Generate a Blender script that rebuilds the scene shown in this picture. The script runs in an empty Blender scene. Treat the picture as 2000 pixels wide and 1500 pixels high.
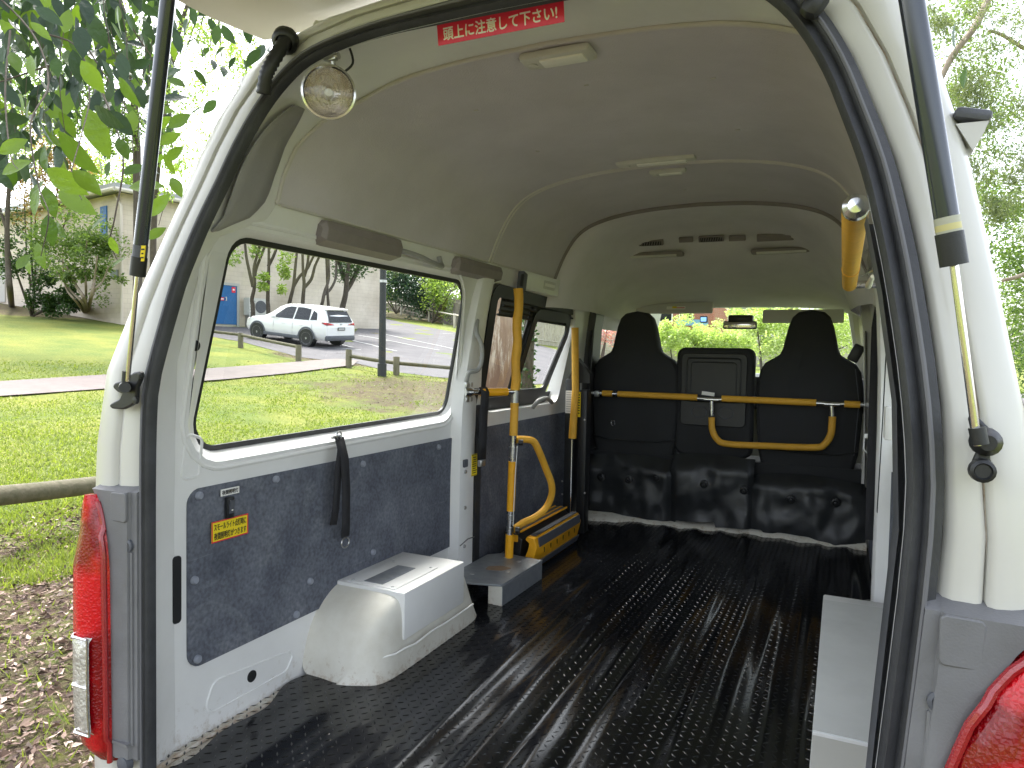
import bpy, bmesh, math, random
from mathutils import Vector, Matrix, noise
from mathutils.geometry import delaunay_2d_cdt
R_=math.radians
random.seed(7)
scene=bpy.context.scene; COL=scene.collection
# ------------------------------------------------------------------ camera
FPX=1387.0; W0,H0=2000,1500
YAW,PITCH,ROLL=24.9,-2.45,1.1
CAM=Vector((.68,-1.15,1.04))
_y,_p,_r=R_(YAW),R_(PITCH),R_(ROLL)
_f=Vector((-math.sin(_y)*math.cos(_p),math.cos(_y)*math.cos(_p),math.sin(_p)))
_rt=Vector((math.cos(_y),math.sin(_y),0)); _up=_rt.cross(_f)
CR=_rt*math.cos(_r)+_up*math.sin(_r); CU=-_rt*math.sin(_r)+_up*math.cos(_r); CF=_f
cd=bpy.data.cameras.new('camera'); cam=bpy.data.objects.new('camera',cd); COL.objects.link(cam)
cd.sensor_width=36; cd.lens=36*FPX/W0; cd.clip_start=.02; cd.clip_end=800
m=Matrix((( CR.x,CU.x,-CF.x,CAM.x),(CR.y,CU.y,-CF.y,CAM.y),(CR.z,CU.z,-CF.z,CAM.z),(0,0,0,1)))
cam.matrix_world=m; scene.camera=cam
# ------------------------------------------------------------------ world, sun, exposure
SUN_EL,SUN_AZ=R_(60),R_(-50)      # azimuth from +Y towards +X
wd=bpy.data.worlds.new('World'); scene.world=wd; wd.use_nodes=True
nt=wd.node_tree; bg=nt.nodes['Background']; sk=nt.nodes.new('ShaderNodeTexSky'); sk.sky_type='NISHITA'; sk.sun_disc=False
sk.sun_elevation=SUN_EL; sk.sun_rotation=SUN_AZ; sk.air_density=1.0; sk.dust_density=4.0; sk.ozone_density=1.0; sk.altitude=50
hs=nt.nodes.new('ShaderNodeHueSaturation'); hs.inputs['Saturation'].default_value=.42; nt.links.new(sk.outputs[0],hs.inputs['Color']); nt.links.new(hs.outputs[0],bg.inputs[0]); bg.inputs[1].default_value=.11   # thin overcast, a paler sky
sl=bpy.data.lights.new('sun','SUN'); sl.energy=.9; sl.angle=R_(16); sl.color=(1,.96,.90)
so=bpy.data.objects.new('sun',sl); COL.objects.link(so)
sd=Vector((math.sin(SUN_AZ)*math.cos(SUN_EL),math.cos(SUN_AZ)*math.cos(SUN_EL),math.sin(SUN_EL)))
so.rotation_euler=sd.to_track_quat('Z','Y').to_euler(); so.location=sd*60
scene.view_settings.view_transform='Standard'; scene.view_settings.look='None'; scene.view_settings.gamma=1
scene.view_settings.exposure=2.82
scene.cycles.max_bounces=10; scene.cycles.diffuse_bounces=6; scene.cycles.glossy_bounces=4; scene.cycles.transparent_max_bounces=24
scene.cycles.use_denoising=True
# ------------------------------------------------------------------ helpers
def dirp(px,py): return CF+CR*((px-W0/2)/FPX)-CU*((py-H0/2)/FPX)
def at(px,py,**k):
    ax,v=list(k.items())[0]
    d=dirp(px,py)
    if ax=='D': return CAM+d*v
    i='xyz'.index(ax); return CAM+d*((v-CAM[i])/d[i])
def lerp(a,b,t): return a+(b-a)*t
def ground_z(x,y):
    v=.09196*(-x)+.04586*y-1.3314; k=.25; q=(v+.6)/k
    rise=k*(math.log1p(math.exp(q)) if q<40 else q)
    if y>8:
        t=min(1,max(0,((-x)/(y+1.15)-.22)/.26)); t=t*t*(3-2*t); rise*=lerp(1,lerp(.42,1,t),min(1,(y-8)/12))
    return -.6+rise
def G(px,py):
    d=dirp(px,py); t=.5
    while t<160:
        p=CAM+d*t
        if p.z<=ground_z(p.x,p.y): return p
        t+=.02
    return p
def mapg(p): return Vector((p[0],p[1],ground_z(p[0],p[1])))
def lerp(a,b,t): return a+(b-a)*t
def interp(tab,v):
    if v<=tab[0][0]: return tab[0][1]
    for (a,b),(c,d) in zip(tab,tab[1:]):
        if v<=c: return lerp(b,d,(v-a)/(c-a))
    return tab[-1][1]
class MB:
    def pieces(s):
        par=list(range(len(s.v)))
        def fd(i):
            while par[i]!=i: par[i]=par[par[i]]; i=par[i]
            return i
        for f in s.f:
            a=fd(f[0])
            for i in f[1:]: par[fd(i)]=a
        out={}
        for k,f in enumerate(s.f): out.setdefault(fd(f[0]),[]).append(k)
        res=[]
        for ks in out.values():
            m=MB(); idx={}
            for k in ks:
                nf=[]
                for i in s.f[k]:
                    if i not in idx: idx[i]=len(m.v); m.v.append(s.v[i])
                    nf.append(idx[i])
                m.f.append(tuple(nf)); m.mi.append(s.mi[k])
            res.append(m)
        return res
    def __init__(s): s.v=[]; s.f=[]; s.mi=[]
    def add(s,vs,fs,mi=0):
        o=len(s.v); s.v+=[tuple(v) for v in vs]; s.f+=[tuple(i+o for i in f) for f in fs]; s.mi+=[mi]*len(fs); return s
    def box(s,c,d,rot=None,mi=0,bev=0):
        c=Vector(c); x,y,z=[q/2 for q in d]
        if bev>0:
            bm=bmesh.new(); bmesh.ops.create_cube(bm,size=1)
            for v in bm.verts: v.co=Vector((v.co.x*d[0],v.co.y*d[1],v.co.z*d[2]))
            bmesh.ops.bevel(bm,geom=list(bm.edges),offset=bev,segments=2,affect='EDGES',profile=.5)
            vs=[v.co.copy() for v in bm.verts]
            for i,v in enumerate(bm.verts): v.index=i
            fs=[[v.index for v in f.verts] for f in bm.faces]; bm.free()
        else:
            vs=[Vector((i*x,j*y,k*z)) for i in(-1,1) for j in(-1,1) for k in(-1,1)]
            fs=[(0,1,3,2),(4,6,7,5),(0,4,5,1),(2,3,7,6),(0,2,6,4),(1,5,7,3)]
        if rot is not None: vs=[rot@v for v in vs]
        return s.add([v+c for v in vs],fs,mi)
    def tube(s,pts,r,n=10,cap=True,mi=0,closed=False):
        pts=[Vector(p) for p in pts]; N=len(pts)
        rs=r if isinstance(r,(list,tuple)) else [r]*N
        vs=[];prev=None
        for i,p in enumerate(pts):
            if closed: t=pts[(i+1)%N]-pts[i-1]
            else: t=(pts[min(i+1,N-1)]-pts[max(i-1,0)])
            if t.length<1e-9: t=Vector((0,0,1))
            t.normalize()
            if prev is None:
                a=Vector((0,0,1)) if abs(t.z)<.9 else Vector((1,0,0)); u=t.cross(a).normalized()
            else: 
                u=prev-t*prev.dot(t)
                if u.length<1e-6: u=t.orthogonal()
                u.normalize()
            prev=u; w=t.cross(u)
            for k in range(n):
                a=2*math.pi*k/n; vs.append(p+(u*math.cos(a)+w*math.sin(a))*rs[i])
        fs=[]
        for i in range(N if closed else N-1):
            j=(i+1)%N
            for k in range(n): fs.append((i*n+k,i*n+(k+1)%n,j*n+(k+1)%n,j*n+k))
        if cap and not closed: fs+= [tuple(range(n))[::-1],tuple(range((N-1)*n,N*n))]
        return s.add(vs,fs,mi)
    def loft(s,rows,closed=False,mi=0,flip=False):
        n=len(rows[0]); vs=[p for r in rows for p in r]; fs=[]
        for i in range(len(rows)-1):
            for k in range(n if closed else n-1):
                f=(i*n+k,i*n+(k+1)%n,(i+1)*n+(k+1)%n,(i+1)*n+k); fs.append(f[::-1] if flip else f)
        return s.add(vs,fs,mi)
    def prism(s,poly,vec,mi=0):   # polygon (3D points) extruded along vec, both caps
        n=len(poly); vec=Vector(vec); a=[Vector(p) for p in poly]; b=[p+vec for p in a]
        fs=[tuple(range(n)),tuple(range(2*n-1,n-1,-1))]+[(k,k+n,(k+1)%n+n,(k+1)%n) for k in range(n)]
        return s.add(a+b,fs,mi)
    def lathe(s,c,axis,prof,n=24,mi=0):   # prof: (r,h) along axis
        c=Vector(c); ax=Vector(axis).normalized(); u=ax.orthogonal().normalized(); w=ax.cross(u); vs=[];fs=[]
        for r,h in prof:
            for k in range(n):
                a=2*math.pi*k/n; vs.append(c+ax*h+(u*math.cos(a)+w*math.sin(a))*r)
        for i in range(len(prof)-1):
            for k in range(n): fs.append((i*n+k,i*n+(k+1)%n,(i+1)*n+(k+1)%n,(i+1)*n+k))
        return s.add(vs,fs,mi)
    def build(s,name,mat,parent=None,smooth=True,ang=35,solid=0,bev=0,recalc=True,loc=None):
        me=bpy.data.meshes.new(name); me.from_pydata(s.v,[],s.f); me.validate(verbose=False)
        mats=mat if isinstance(mat,(list,tuple)) else [mat]
        for q in mats: me.materials.append(q)
        if len(mats)>1 and len(me.polygons)==len(s.mi): me.polygons.foreach_set('material_index',s.mi)
        if recalc:
            bm=bmesh.new(); bm.from_mesh(me); bmesh.ops.recalc_face_normals(bm,faces=bm.faces); bm.to_mesh(me); bm.free()
        if smooth: me.shade_smooth() if hasattr(me,'shade_smooth') else None; 
        if smooth and ang<180: me.set_sharp_from_angle(angle=R_(ang))
        o=bpy.data.objects.new(name,me); COL.objects.link(o)
        if solid:
            md=o.modifiers.new('solid','SOLIDIFY'); md.thickness=solid; md.offset=0
        if bev:
            md=o.modifiers.new('bevel','BEVEL'); md.width=bev; md.segments=2; md.limit_method='ANGLE'
        if parent is not None:
            o.parent=parent; 
            wm=WM(parent); o.matrix_parent_inverse=wm.inverted()
        return o
def WM(o):
    mm=o.matrix_basis.copy()
    if o.parent: mm=WM(o.parent)@o.matrix_parent_inverse@mm
    return mm
def empty(name,loc,label,cat,group=None,parent=None):
    o=bpy.data.objects.new(name,None); COL.objects.link(o); o.location=loc; o.empty_display_size=.1
    if label: o['label']=label
    if cat: o['category']=cat
    if group: o['group']=group
    return o
def tag(o,label=None,cat=None,group=None,kind=None):
    if label: o['label']=label
    if cat: o['category']=cat
    if group: o['group']=group
    if kind: o['kind']=kind
    return o
def rpoly(pts,r,n=5):   # round the corners of a 2D polygon
    out=[];N=len(pts); rr=r if isinstance(r,(list,tuple)) else [r]*N
    for i in range(N):
        p=Vector(pts[i]); a=(Vector(pts[i-1])-p); b=(Vector(pts[(i+1)%N])-p); rad=rr[i]
        la,lb=a.length,b.length; a.normalize(); b.normalize()
        if rad<=0: out.append(p); continue
        ang=a.angle(b); d=min(rad/math.tan(ang/2),la*.48,lb*.48); rad2=d*math.tan(ang/2)
        c=p+(a+b).normalized()*(rad2/math.sin(ang/2)); s=p+a*d-c; e=p+b*d-c
        for k in range(n+1):
            t=k/n; v=s.lerp(e,t); 
            if v.length>1e-9: v=v.normalized()*rad2
            out.append(c+v)
    return out
def inside(pt,poly):
    x,y=pt; c=False;n=len(poly);j=n-1
    for i in range(n):
        xi,yi=poly[i];xj,yj=poly[j]
        if (yi>y)!=(yj>y) and x<(xj-xi)*(y-yi)/(yj-yi)+xi: c=not c
        j=i
    return c
def resample(poly,step):
    out=[];n=len(poly)
    for i in range(n):
        a=Vector(poly[i]);b=Vector(poly[(i+1)%n]); k=max(1,int((b-a).length/step))
        out+=[a.lerp(b,t/k) for t in range(k)]
    return out
def sheet(outline,holes,fn,step=.08):   # triangulated 2D region with holes, mapped to 3D by fn
    loops=[resample(outline,step)]+[resample(h,step) for h in holes]
    V=[];E=[]
    for L in loops:
        o=len(V); V+=[Vector((p[0],p[1])) for p in L]; E+=[(o+i,o+(i+1)%len(L)) for i in range(len(L))]
    xs=[p[0] for p in loops[0]];ys=[p[1] for p in loops[0]]
    x=min(xs)+step
    while x<max(xs):
        y=min(ys)+step
        while y<max(ys):
            if inside((x,y),loops[0]) and not any(inside((x,y),h) for h in loops[1:]):
                if all((Vector((x,y))-q).length>step*.45 for L in loops for q in L): V.append(Vector((x,y)))
            y+=step
        x+=step
    r=delaunay_2d_cdt(V,E,[],0,1e-6); vs,fs=r[0],r[2]
    keep=[]
    for f in fs:
        c=sum((vs[i] for i in f),Vector((0,0)))/len(f)
        if inside(c,loops[0]) and not any(inside(c,h) for h in loops[1:]): keep.append(tuple(f))
    return [fn(p[0],p[1]) for p in vs],keep
# ------------------------------------------------------------------ materials
def mat(name,col,rough=.5,metal=0,spec=.5,var=0,vscale=8,col2=None,bump=0,bscale=60,coat=0,stretch=None,dirt=0,detail=6,aniso=None):
    mt=bpy.data.materials.new(name); mt.use_nodes=True; n=mt.node_tree; b=n.nodes['Principled BSDF']
    b.inputs['Base Color'].default_value=(*col,1); b.inputs['Roughness'].default_value=rough; b.inputs['Metallic'].default_value=metal
    b.inputs['Specular IOR Level'].default_value=spec; b.inputs['Coat Weight'].default_value=coat; b.inputs['Coat Roughness'].default_value=.08
    tc=n.nodes.new('ShaderNodeTexCoord'); src=tc.outputs['Object']
    if stretch:
        mp=n.nodes.new('ShaderNodeMapping'); mp.inputs['Scale'].default_value=stretch; n.links.new(src,mp.inputs[0]); src=mp.outputs[0]
    if col2 is not None or var:
        no=n.nodes.new('ShaderNodeTexNoise'); no.inputs['Scale'].default_value=vscale; no.inputs['Detail'].default_value=detail; no.inputs['Roughness'].default_value=.65
        n.links.new(src,no.inputs['Vector'])
        cr=n.nodes.new('ShaderNodeValToRGB'); cr.color_ramp.elements[0].position=.32; cr.color_ramp.elements[1].position=.68
        c1=col; c2=col2 if col2 is not None else tuple(min(1,c*(1+var)) for c in col)
        if col2 is None: c1=tuple(c*(1-var) for c in col)
        cr.color_ramp.elements[0].color=(*c1,1); cr.color_ramp.elements[1].color=(*c2,1)
        n.links.new(no.outputs['Fac'],cr.inputs[0]); n.links.new(cr.outputs[0],b.inputs['Base Color'])
    if dirt:
        no=n.nodes.new('ShaderNodeTexNoise'); no.inputs['Scale'].default_value=28; no.inputs['Detail'].default_value=8; n.links.new(src,no.inputs['Vector'])
        mr=n.nodes.new('ShaderNodeMapRange'); mr.inputs[1].default_value=.4; mr.inputs[2].default_value=.75; mr.inputs[3].default_value=rough; mr.inputs[4].default_value=min(1,rough+dirt)
        n.links.new(no.outputs['Fac'],mr.inputs[0]); n.links.new(mr.outputs[0],b.inputs['Roughness'])
    if bump:
        no=n.nodes.new('ShaderNodeTexNoise'); no.inputs['Scale'].default_value=bscale; no.inputs['Detail'].default_value=4; n.links.new(src,no.inputs['Vector'])
        bu=n.nodes.new('ShaderNodeBump'); bu.inputs['Strength'].default_value=bump; bu.inputs['Distance'].default_value=.01
        n.links.new(no.outputs['Fac'],bu.inputs['Height']); n.links.new(bu.outputs[0],b.inputs['Normal'])
    return mt
def grime(mt,z0,z1,col=(.30,.21,.13),scale=26,th=.56,dens=1.0):
    # dried dirt and rust specks, thickest low down where feet and water reach
    n=mt.node_tree; b=n.nodes['Principled BSDF']; tc=[q for q in n.nodes if q.type=='TEX_COORD'][0]
    no=n.nodes.new('ShaderNodeTexNoise'); no.inputs['Scale'].default_value=scale; no.inputs['Detail'].default_value=10; no.inputs['Roughness'].default_value=.8; n.links.new(tc.outputs['Object'],no.inputs['Vector'])
    se=n.nodes.new('ShaderNodeSeparateXYZ'); n.links.new(tc.outputs['Object'],se.inputs[0])
    mr=n.nodes.new('ShaderNodeMapRange'); mr.inputs[1].default_value=z0; mr.inputs[2].default_value=z1; mr.inputs[3].default_value=.16*dens; mr.inputs[4].default_value=0; n.links.new(se.outputs[2],mr.inputs[0])
    ad=n.nodes.new('ShaderNodeMath'); n.links.new(no.outputs['Fac'],ad.inputs[0]); n.links.new(mr.outputs[0],ad.inputs[1])
    m2=n.nodes.new('ShaderNodeMapRange'); m2.inputs[1].default_value=th; m2.inputs[2].default_value=th+.13; m2.inputs[4].default_value=.75; n.links.new(ad.outputs[0],m2.inputs[0])
    mx=n.nodes.new('ShaderNodeMixRGB'); mx.inputs[2].default_value=(*col,1); n.links.new(m2.outputs[0],mx.inputs[0])
    L=b.inputs['Base Color'].links
    if L: n.links.new(L[0].from_socket,mx.inputs[1])
    else: mx.inputs[1].default_value=b.inputs['Base Color'].default_value
    n.links.new(mx.outputs[0],b.inputs['Base Color'])
def leafmat(name,c1,c2,trans=.45,vs=1.2):
    mt=bpy.data.materials.new(name); mt.use_nodes=True; n=mt.node_tree; b=n.nodes['Principled BSDF']; out=n.nodes['Material Output']
    b.inputs['Roughness'].default_value=.45
    tc=n.nodes.new('ShaderNodeTexCoord'); nz=n.nodes.new('ShaderNodeTexNoise'); nz.inputs['Scale'].default_value=45; nz.inputs['Detail'].default_value=3; n.links.new(tc.outputs['Object'],nz.inputs['Vector']); bu=n.nodes.new('ShaderNodeBump'); bu.inputs['Strength'].default_value=.5; bu.inputs['Distance'].default_value=.01; n.links.new(nz.outputs['Fac'],bu.inputs['Height']); n.links.new(bu.outputs[0],b.inputs['Normal'])
    g=n.nodes.new('ShaderNodeNewGeometry'); cr=n.nodes.new('ShaderNodeValToRGB'); cr.color_ramp.elements[0].color=(*c1,1); cr.color_ramp.elements[1].color=(*c2,1)
    n.links.new(g.outputs['Random Per Island'],cr.inputs[0]); n.links.new(cr.outputs[0],b.inputs['Base Color'])
    t=n.nodes.new('ShaderNodeBsdfTranslucent'); mx=n.nodes.new('ShaderNodeMixShader'); mx.inputs[0].default_value=trans
    mu=n.nodes.new('ShaderNodeMixRGB'); mu.blend_type='MULTIPLY'; mu.inputs[0].default_value=1; mu.inputs[2].default_value=(1.3,1.45,.7,1); n.links.new(cr.outputs[0],mu.inputs[1]); n.links.new(mu.outputs[0],t.inputs[0])
    n.links.new(b.outputs[0],mx.inputs[1]); n.links.new(t.outputs[0],mx.inputs[2]); n.links.new(mx.outputs[0],out.inputs[0])
    return mt
def glassmat(name,tint=(.93,.96,.94),refl=1.0):
    mt=bpy.data.materials.new(name); mt.use_nodes=True; n=mt.node_tree; n.nodes.remove(n.nodes['Principled BSDF']); out=n.nodes['Material Output']
    tr=n.nodes.new('ShaderNodeBsdfTransparent'); tr.inputs[0].default_value=(*tint,1); gl=n.nodes.new('ShaderNodeBsdfGlossy'); gl.inputs['Roughness'].default_value=.02
    lw=n.nodes.new('ShaderNodeLayerWeight'); lw.inputs[0].default_value=.5; pw=n.nodes.new('ShaderNodeMath'); pw.operation='POWER'; pw.inputs[1].default_value=4.5; n.links.new(lw.outputs['Facing'],pw.inputs[0])
    ma=n.nodes.new('ShaderNodeMath'); ma.operation='MULTIPLY_ADD'; ma.inputs[1].default_value=.6*refl; ma.inputs[2].default_value=.035*refl; n.links.new(pw.outputs[0],ma.inputs[0]); mx=n.nodes.new('ShaderNodeMixShader')
    n.links.new(ma.outputs[0],mx.inputs[0]); n.links.new(tr.outputs[0],mx.inputs[1]); n.links.new(gl.outputs[0],mx.inputs[2]); n.links.new(mx.outputs[0],out.inputs[0])
    return mt
M={}
M['paint']=mat('cream_paint_darkened',(.55,.54,.495),.32,var=.03,vscale=3,coat=.5,dirt=.15,bump=.012,bscale=7)  # exterior copy of the one body paint, darkened against outdoor glare
M['paint_in']=mat('interior_body_paint',(.80,.80,.79),.42,col2=(.75,.745,.73),vscale=5,dirt=.25,bump=.03,bscale=9,coat=.2)  # same body paint as outside, kept lighter for the interior
M['paint_worn']=mat('worn_white_paint',(.70,.68,.61),.4,col2=(.60,.57,.49),vscale=9,dirt=.3,bump=.12,bscale=14)
M['caulk']=mat('dirty_sealant',(.66,.63,.56),.7,col2=(.42,.30,.2),vscale=40,bump=.3,bscale=60)
M['headliner']=mat('taupe_headliner',(.60,.565,.60),.85,var=.07,vscale=3,bump=.25,bscale=260,spec=.3)
M['insert']=mat('grey_quarter_insert',(.34,.33,.335),.6,var=.06,vscale=10,bump=.1,bscale=200)
M['cabliner']=mat('light_grey_headliner',(.70,.68,.705),.8,var=.05,vscale=5,bump=.08,bscale=200,spec=.3)
M['piping']=mat('taupe_piping',(.58,.55,.52),.45)
M['taupe_pl']=mat('taupe_plastic',(.24,.21,.205),.5,var=.06,vscale=20)
M['grey_pl']=mat('grey_plastic',(.30,.30,.29),.45,var=.05,vscale=20,bump=.05,bscale=300)
M['ltgrey_pl']=mat('light_grey_plastic',(.60,.59,.56),.45)
M['darkgrey']=mat('charcoal_plastic',(.085,.09,.105),.5,var=.12,vscale=14,bump=.12,bscale=350)
M['trimgrey']=mat('faded_bumper_grey',(.15,.15,.155),.5,var=.15,vscale=7,bump=.1,bscale=300,dirt=.2)
M['black']=mat('black_plastic',(.016,.017,.018),.42,bump=.06,bscale=300)
M['rubber']=mat('black_rubber_seal',(.035,.036,.04),.5,var=.3,vscale=12,bump=.1,bscale=150)
M['rubberlt']=mat('grey_rubber_seal',(.13,.13,.14),.55)
M['vinyl']=mat('black_vinyl',(.018,.02,.022),.36,bump=.35,bscale=7,dirt=.12)
M['seatfab']=mat('black_seat_fabric',(.022,.023,.025),.8,bump=.15,bscale=500)
M['strap']=mat('black_webbing',(.018,.018,.022),.7,bump=.4,bscale=400)
M['yellow']=mat('yellow_grip_foam',(.74,.39,.035),.55,var=.09,vscale=16,bump=.15,bscale=90)
M['yellow_b']=mat('bright_yellow_metal',(.88,.42,.012),.42,var=.1,vscale=14)
M['chrome']=mat('chrome_tube',(.72,.72,.73),.16,1,dirt=.15)
M['steel']=mat('zinc_steel',(.5,.5,.5),.35,1)
M['rod']=mat('piston_rod',(.75,.72,.68),.12,1)
M['gloss_blk']=mat('gloss_black_tube',(.012,.02,.035),.2,coat=.6)
M['redlens']=mat('red_lamp_lens',(.55,.002,.006),.16,coat=.6,var=.12,vscale=70,bump=.25,bscale=160,spec=.3)
def facets(mt,sc=150,axis=2):
    n=mt.node_tree; b=n.nodes['Principled BSDF']; tc=[q for q in n.nodes if q.type=='TEX_COORD'][0]
    w=n.nodes.new('ShaderNodeTexVoronoi'); w.inputs['Scale'].default_value=sc; w.distance='CHEBYCHEV'; n.links.new(tc.outputs['Object'],w.inputs['Vector'])
    bu=n.nodes.new('ShaderNodeBump'); bu.inputs['Strength'].default_value=.7; bu.inputs['Distance'].default_value=.004; n.links.new(w.outputs['Distance'],bu.inputs['Height']); n.links.new(bu.outputs[0],b.inputs['Normal'])
    no=n.nodes.new('ShaderNodeTexNoise'); no.inputs['Scale'].default_value=9; no.inputs['Detail'].default_value=2; n.links.new(tc.outputs['Object'],no.inputs['Vector']); cr=n.nodes.new('ShaderNodeValToRGB'); cr.color_ramp.elements[0].position=.42; cr.color_ramp.elements[0].color=(.22,.001,.004,1); cr.color_ramp.elements[1].position=.58; cr.color_ramp.elements[1].color=(.62,.004,.010,1); n.links.new(no.outputs['Fac'],cr.inputs[0]); n.links.new(cr.outputs[0],b.inputs['Base Color'])
facets(M['redlens'])
M['reddark']=mat('dark_red_lens_rim',(.32,.006,.012),.15,coat=1,bump=.3,bscale=400)
M['clearlens']=mat('clear_lamp_lens',(.62,.60,.55),.14,coat=1,bump=.7,bscale=90,var=.3,vscale=50,metal=.4)
M['redst']=mat('red_sticker',(.72,.02,.06),.35); M['white']=mat('white_print',(.85,.84,.80),.5)
M['yellst']=mat('yellow_sticker',(.86,.66,.02),.4); M['blackink']=mat('black_print',(.02,.02,.02),.5)
grime(M['paint_in'],.0,.16,(.50,.45,.38),30,.655,1.0); grime(M['paint_worn'],.0,.10,(.38,.29,.20),34,.635,1.1)
M['glass']=glassmat('window_glass'); M['glass_w']=glassmat('windscreen_glass',(.9,.96,.9))
M['plate']=mat('grey_steel_plate',(.26,.28,.30),.36,metal=.35,col2=(.22,.235,.26),vscale=18,dirt=.25)
M['cable']=mat('white_cable',(.75,.75,.72),.5)
# speckled blue-grey carpet board
def carpetmat():
    mt=mat('blue_grey_felt_board',(.085,.093,.118),.85,col2=(.155,.166,.198),vscale=6,bump=.25,bscale=260,spec=.25,detail=10); n=mt.node_tree; b=n.nodes['Principled BSDF']
    old=b.inputs['Base Color'].links[0].from_socket; tc=[q for q in n.nodes if q.type=='TEX_COORD'][0]
    no=n.nodes.new('ShaderNodeTexNoise'); no.inputs['Scale'].default_value=90; no.inputs['Detail'].default_value=5; n.links.new(tc.outputs['Object'],no.inputs['Vector'])
    sc=n.nodes.new('ShaderNodeTexNoise'); sc.inputs['Scale'].default_value=2.3; sc.inputs['Detail'].default_value=9; sc.inputs['Roughness'].default_value=.75; sc.inputs['Distortion'].default_value=1.2; n.links.new(tc.outputs['Object'],sc.inputs['Vector'])
    r2=n.nodes.new('ShaderNodeValToRGB'); r2.color_ramp.elements[0].position=.52; r2.color_ramp.elements[1].position=.74; n.links.new(sc.outputs['Fac'],r2.inputs[0])
    mx=n.nodes.new('ShaderNodeMixRGB'); mx.inputs[2].default_value=(.205,.215,.24,1); n.links.new(r2.outputs[0],mx.inputs[0]); n.links.new(old,mx.inputs[1])
    m2=n.nodes.new('ShaderNodeMixRGB'); m2.blend_type='MULTIPLY'; m2.inputs[0].default_value=.55
    mp=n.nodes.new('ShaderNodeMapping'); mp.inputs['Rotation'].default_value=(R_(22),0,0); mp.inputs['Scale'].default_value=(10,3,95); n.links.new(tc.outputs['Object'],mp.inputs[0])
    sn=n.nodes.new('ShaderNodeTexNoise'); sn.inputs['Scale'].default_value=1; sn.inputs['Detail'].default_value=3; n.links.new(mp.outputs[0],sn.inputs['Vector']); sr=n.nodes.new('ShaderNodeMapRange'); sr.inputs[1].default_value=.70; sr.inputs[2].default_value=.76; sr.inputs[4].default_value=.3; n.links.new(sn.outputs['Fac'],sr.inputs[0])
    ms=n.nodes.new('ShaderNodeMixRGB'); ms.inputs[2].default_value=(.30,.31,.33,1); n.links.new(sr.outputs[0],ms.inputs[0]); n.links.new(mx.outputs[0],ms.inputs[1]); mx=ms
    r3=n.nodes.new('ShaderNodeValToRGB'); r3.color_ramp.elements[0].position=.3; r3.color_ramp.elements[0].color=(.55,.55,.55,1); r3.color_ramp.elements[1].position=.7; r3.color_ramp.elements[1].color=(1.5,1.5,1.5,1)
    n.links.new(mx.outputs[0],m2.inputs[1]); n.links.new(no.outputs['Fac'],r3.inputs[0]); n.links.new(r3.outputs[0],m2.inputs[2]); n.links.new(m2.outputs[0],b.inputs['Base Color'])
    return mt
M['felt']=carpetmat()
M['mat']=mat('black_rubber_chequer_mat',(.004,.0045,.006),.16,spec=.5)
def text_bm(body,size,font=None):
    cu=bpy.data.curves.new('t','FONT'); cu.body=body; cu.size=size; cu.align_x='CENTER'; cu.align_y='CENTER'; cu.resolution_u=3
    o=bpy.data.objects.new('t',cu); COL.objects.link(o)
    bpy.context.view_layer.update()
    dg=bpy.context.evaluated_depsgraph_get(); me=bpy.data.meshes.new_from_object(o.evaluated_get(dg))
    vs=[v.co.copy() for v in me.vertices]; fs=[tuple(p.vertices) for p in me.polygons]
    bpy.data.objects.remove(o); bpy.data.meshes.remove(me); return vs,fs
def put_text(mb,body,size,origin,ux,uy,off,width=None,height=None,mi=0,bold=0):
    vs,fs=text_bm(body,size)
    if not vs: return
    xs=[v.x for v in vs];ys=[v.y for v in vs]; cx=(min(xs)+max(xs))/2;cy=(min(ys)+max(ys))/2
    sx=width/(max(xs)-min(xs)) if width else 1; sy=height/(max(ys)-min(ys)) if height else sx
    ux=Vector(ux).normalized();uy=Vector(uy).normalized();nn=ux.cross(uy)
    shifts=[(0,0)] if not bold else [(-bold,0),(bold,0),(0,bold),(0,-bold)]
    for q,(dx,dy) in enumerate(shifts):
        mb.add([Vector(origin)+ux*((v.x-cx)*sx+dx)+uy*((v.y-cy)*sy+dy)+nn*(off+q*.00006) for v in vs],fs,mi)
# ================================================================== VAN
van=empty('passenger_van',(0,1.2,-.6),'cream high roof van seen through its open tailgate, yellow grab rails and wheelchair lift inside','van')
SPLIT={'bar_end_bracket','trim_clips','loop_pivot','rail_tee_joint','cup_holder_ring','pillar_bolt','lid_screw','plate_bolt','yellow_grip','rail_clamp','switch_mark','white_cord_end','lens_chrome_trim','wire_rack','yellow_tread_edge','sealant_bead'}
def P(mb,name,m,parent=None,**k):
    if name in SPLIT:
        name=name.rstrip('s') if name.endswith('clips') else name
        for q in mb.pieces(): o=q.build(name,m,parent or van,**k)
        return o
    return mb.build(name,m,parent or van,**k)
def lean(z): return 0 if z<.95 else interp([(.95,0),(1.2,.05),(1.45,.125),(1.62,.17),(1.765,.21),(2.0,.33)],z)
SEC=[(.845,-.02),(.848,.3),(.848,.6),(.845,.8),(.838,1.0),(.822,1.2),(.805,1.33),(.79,1.40),(.775,1.45),(.748,1.52),(.71,1.60),(.655,1.68),(.58,1.735),(.47,1.772),(.34,1.795),(.2,1.808),(0,1.815)]
OPEN=[(.772,-.14),(.772,.25),(.772,.5),(.770,.8),(.758,.98),(.735,1.14),(.712,1.26),(.695,1.34),(.672,1.42),(.642,1.51),(.60,1.595),(.55,1.66),(.49,1.705),(.40,1.732),(.29,1.747),(.17,1.752),(0,1.755)]
xin=lambda z: interp([(b,a) for a,b in SEC[:9]],z)
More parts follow.
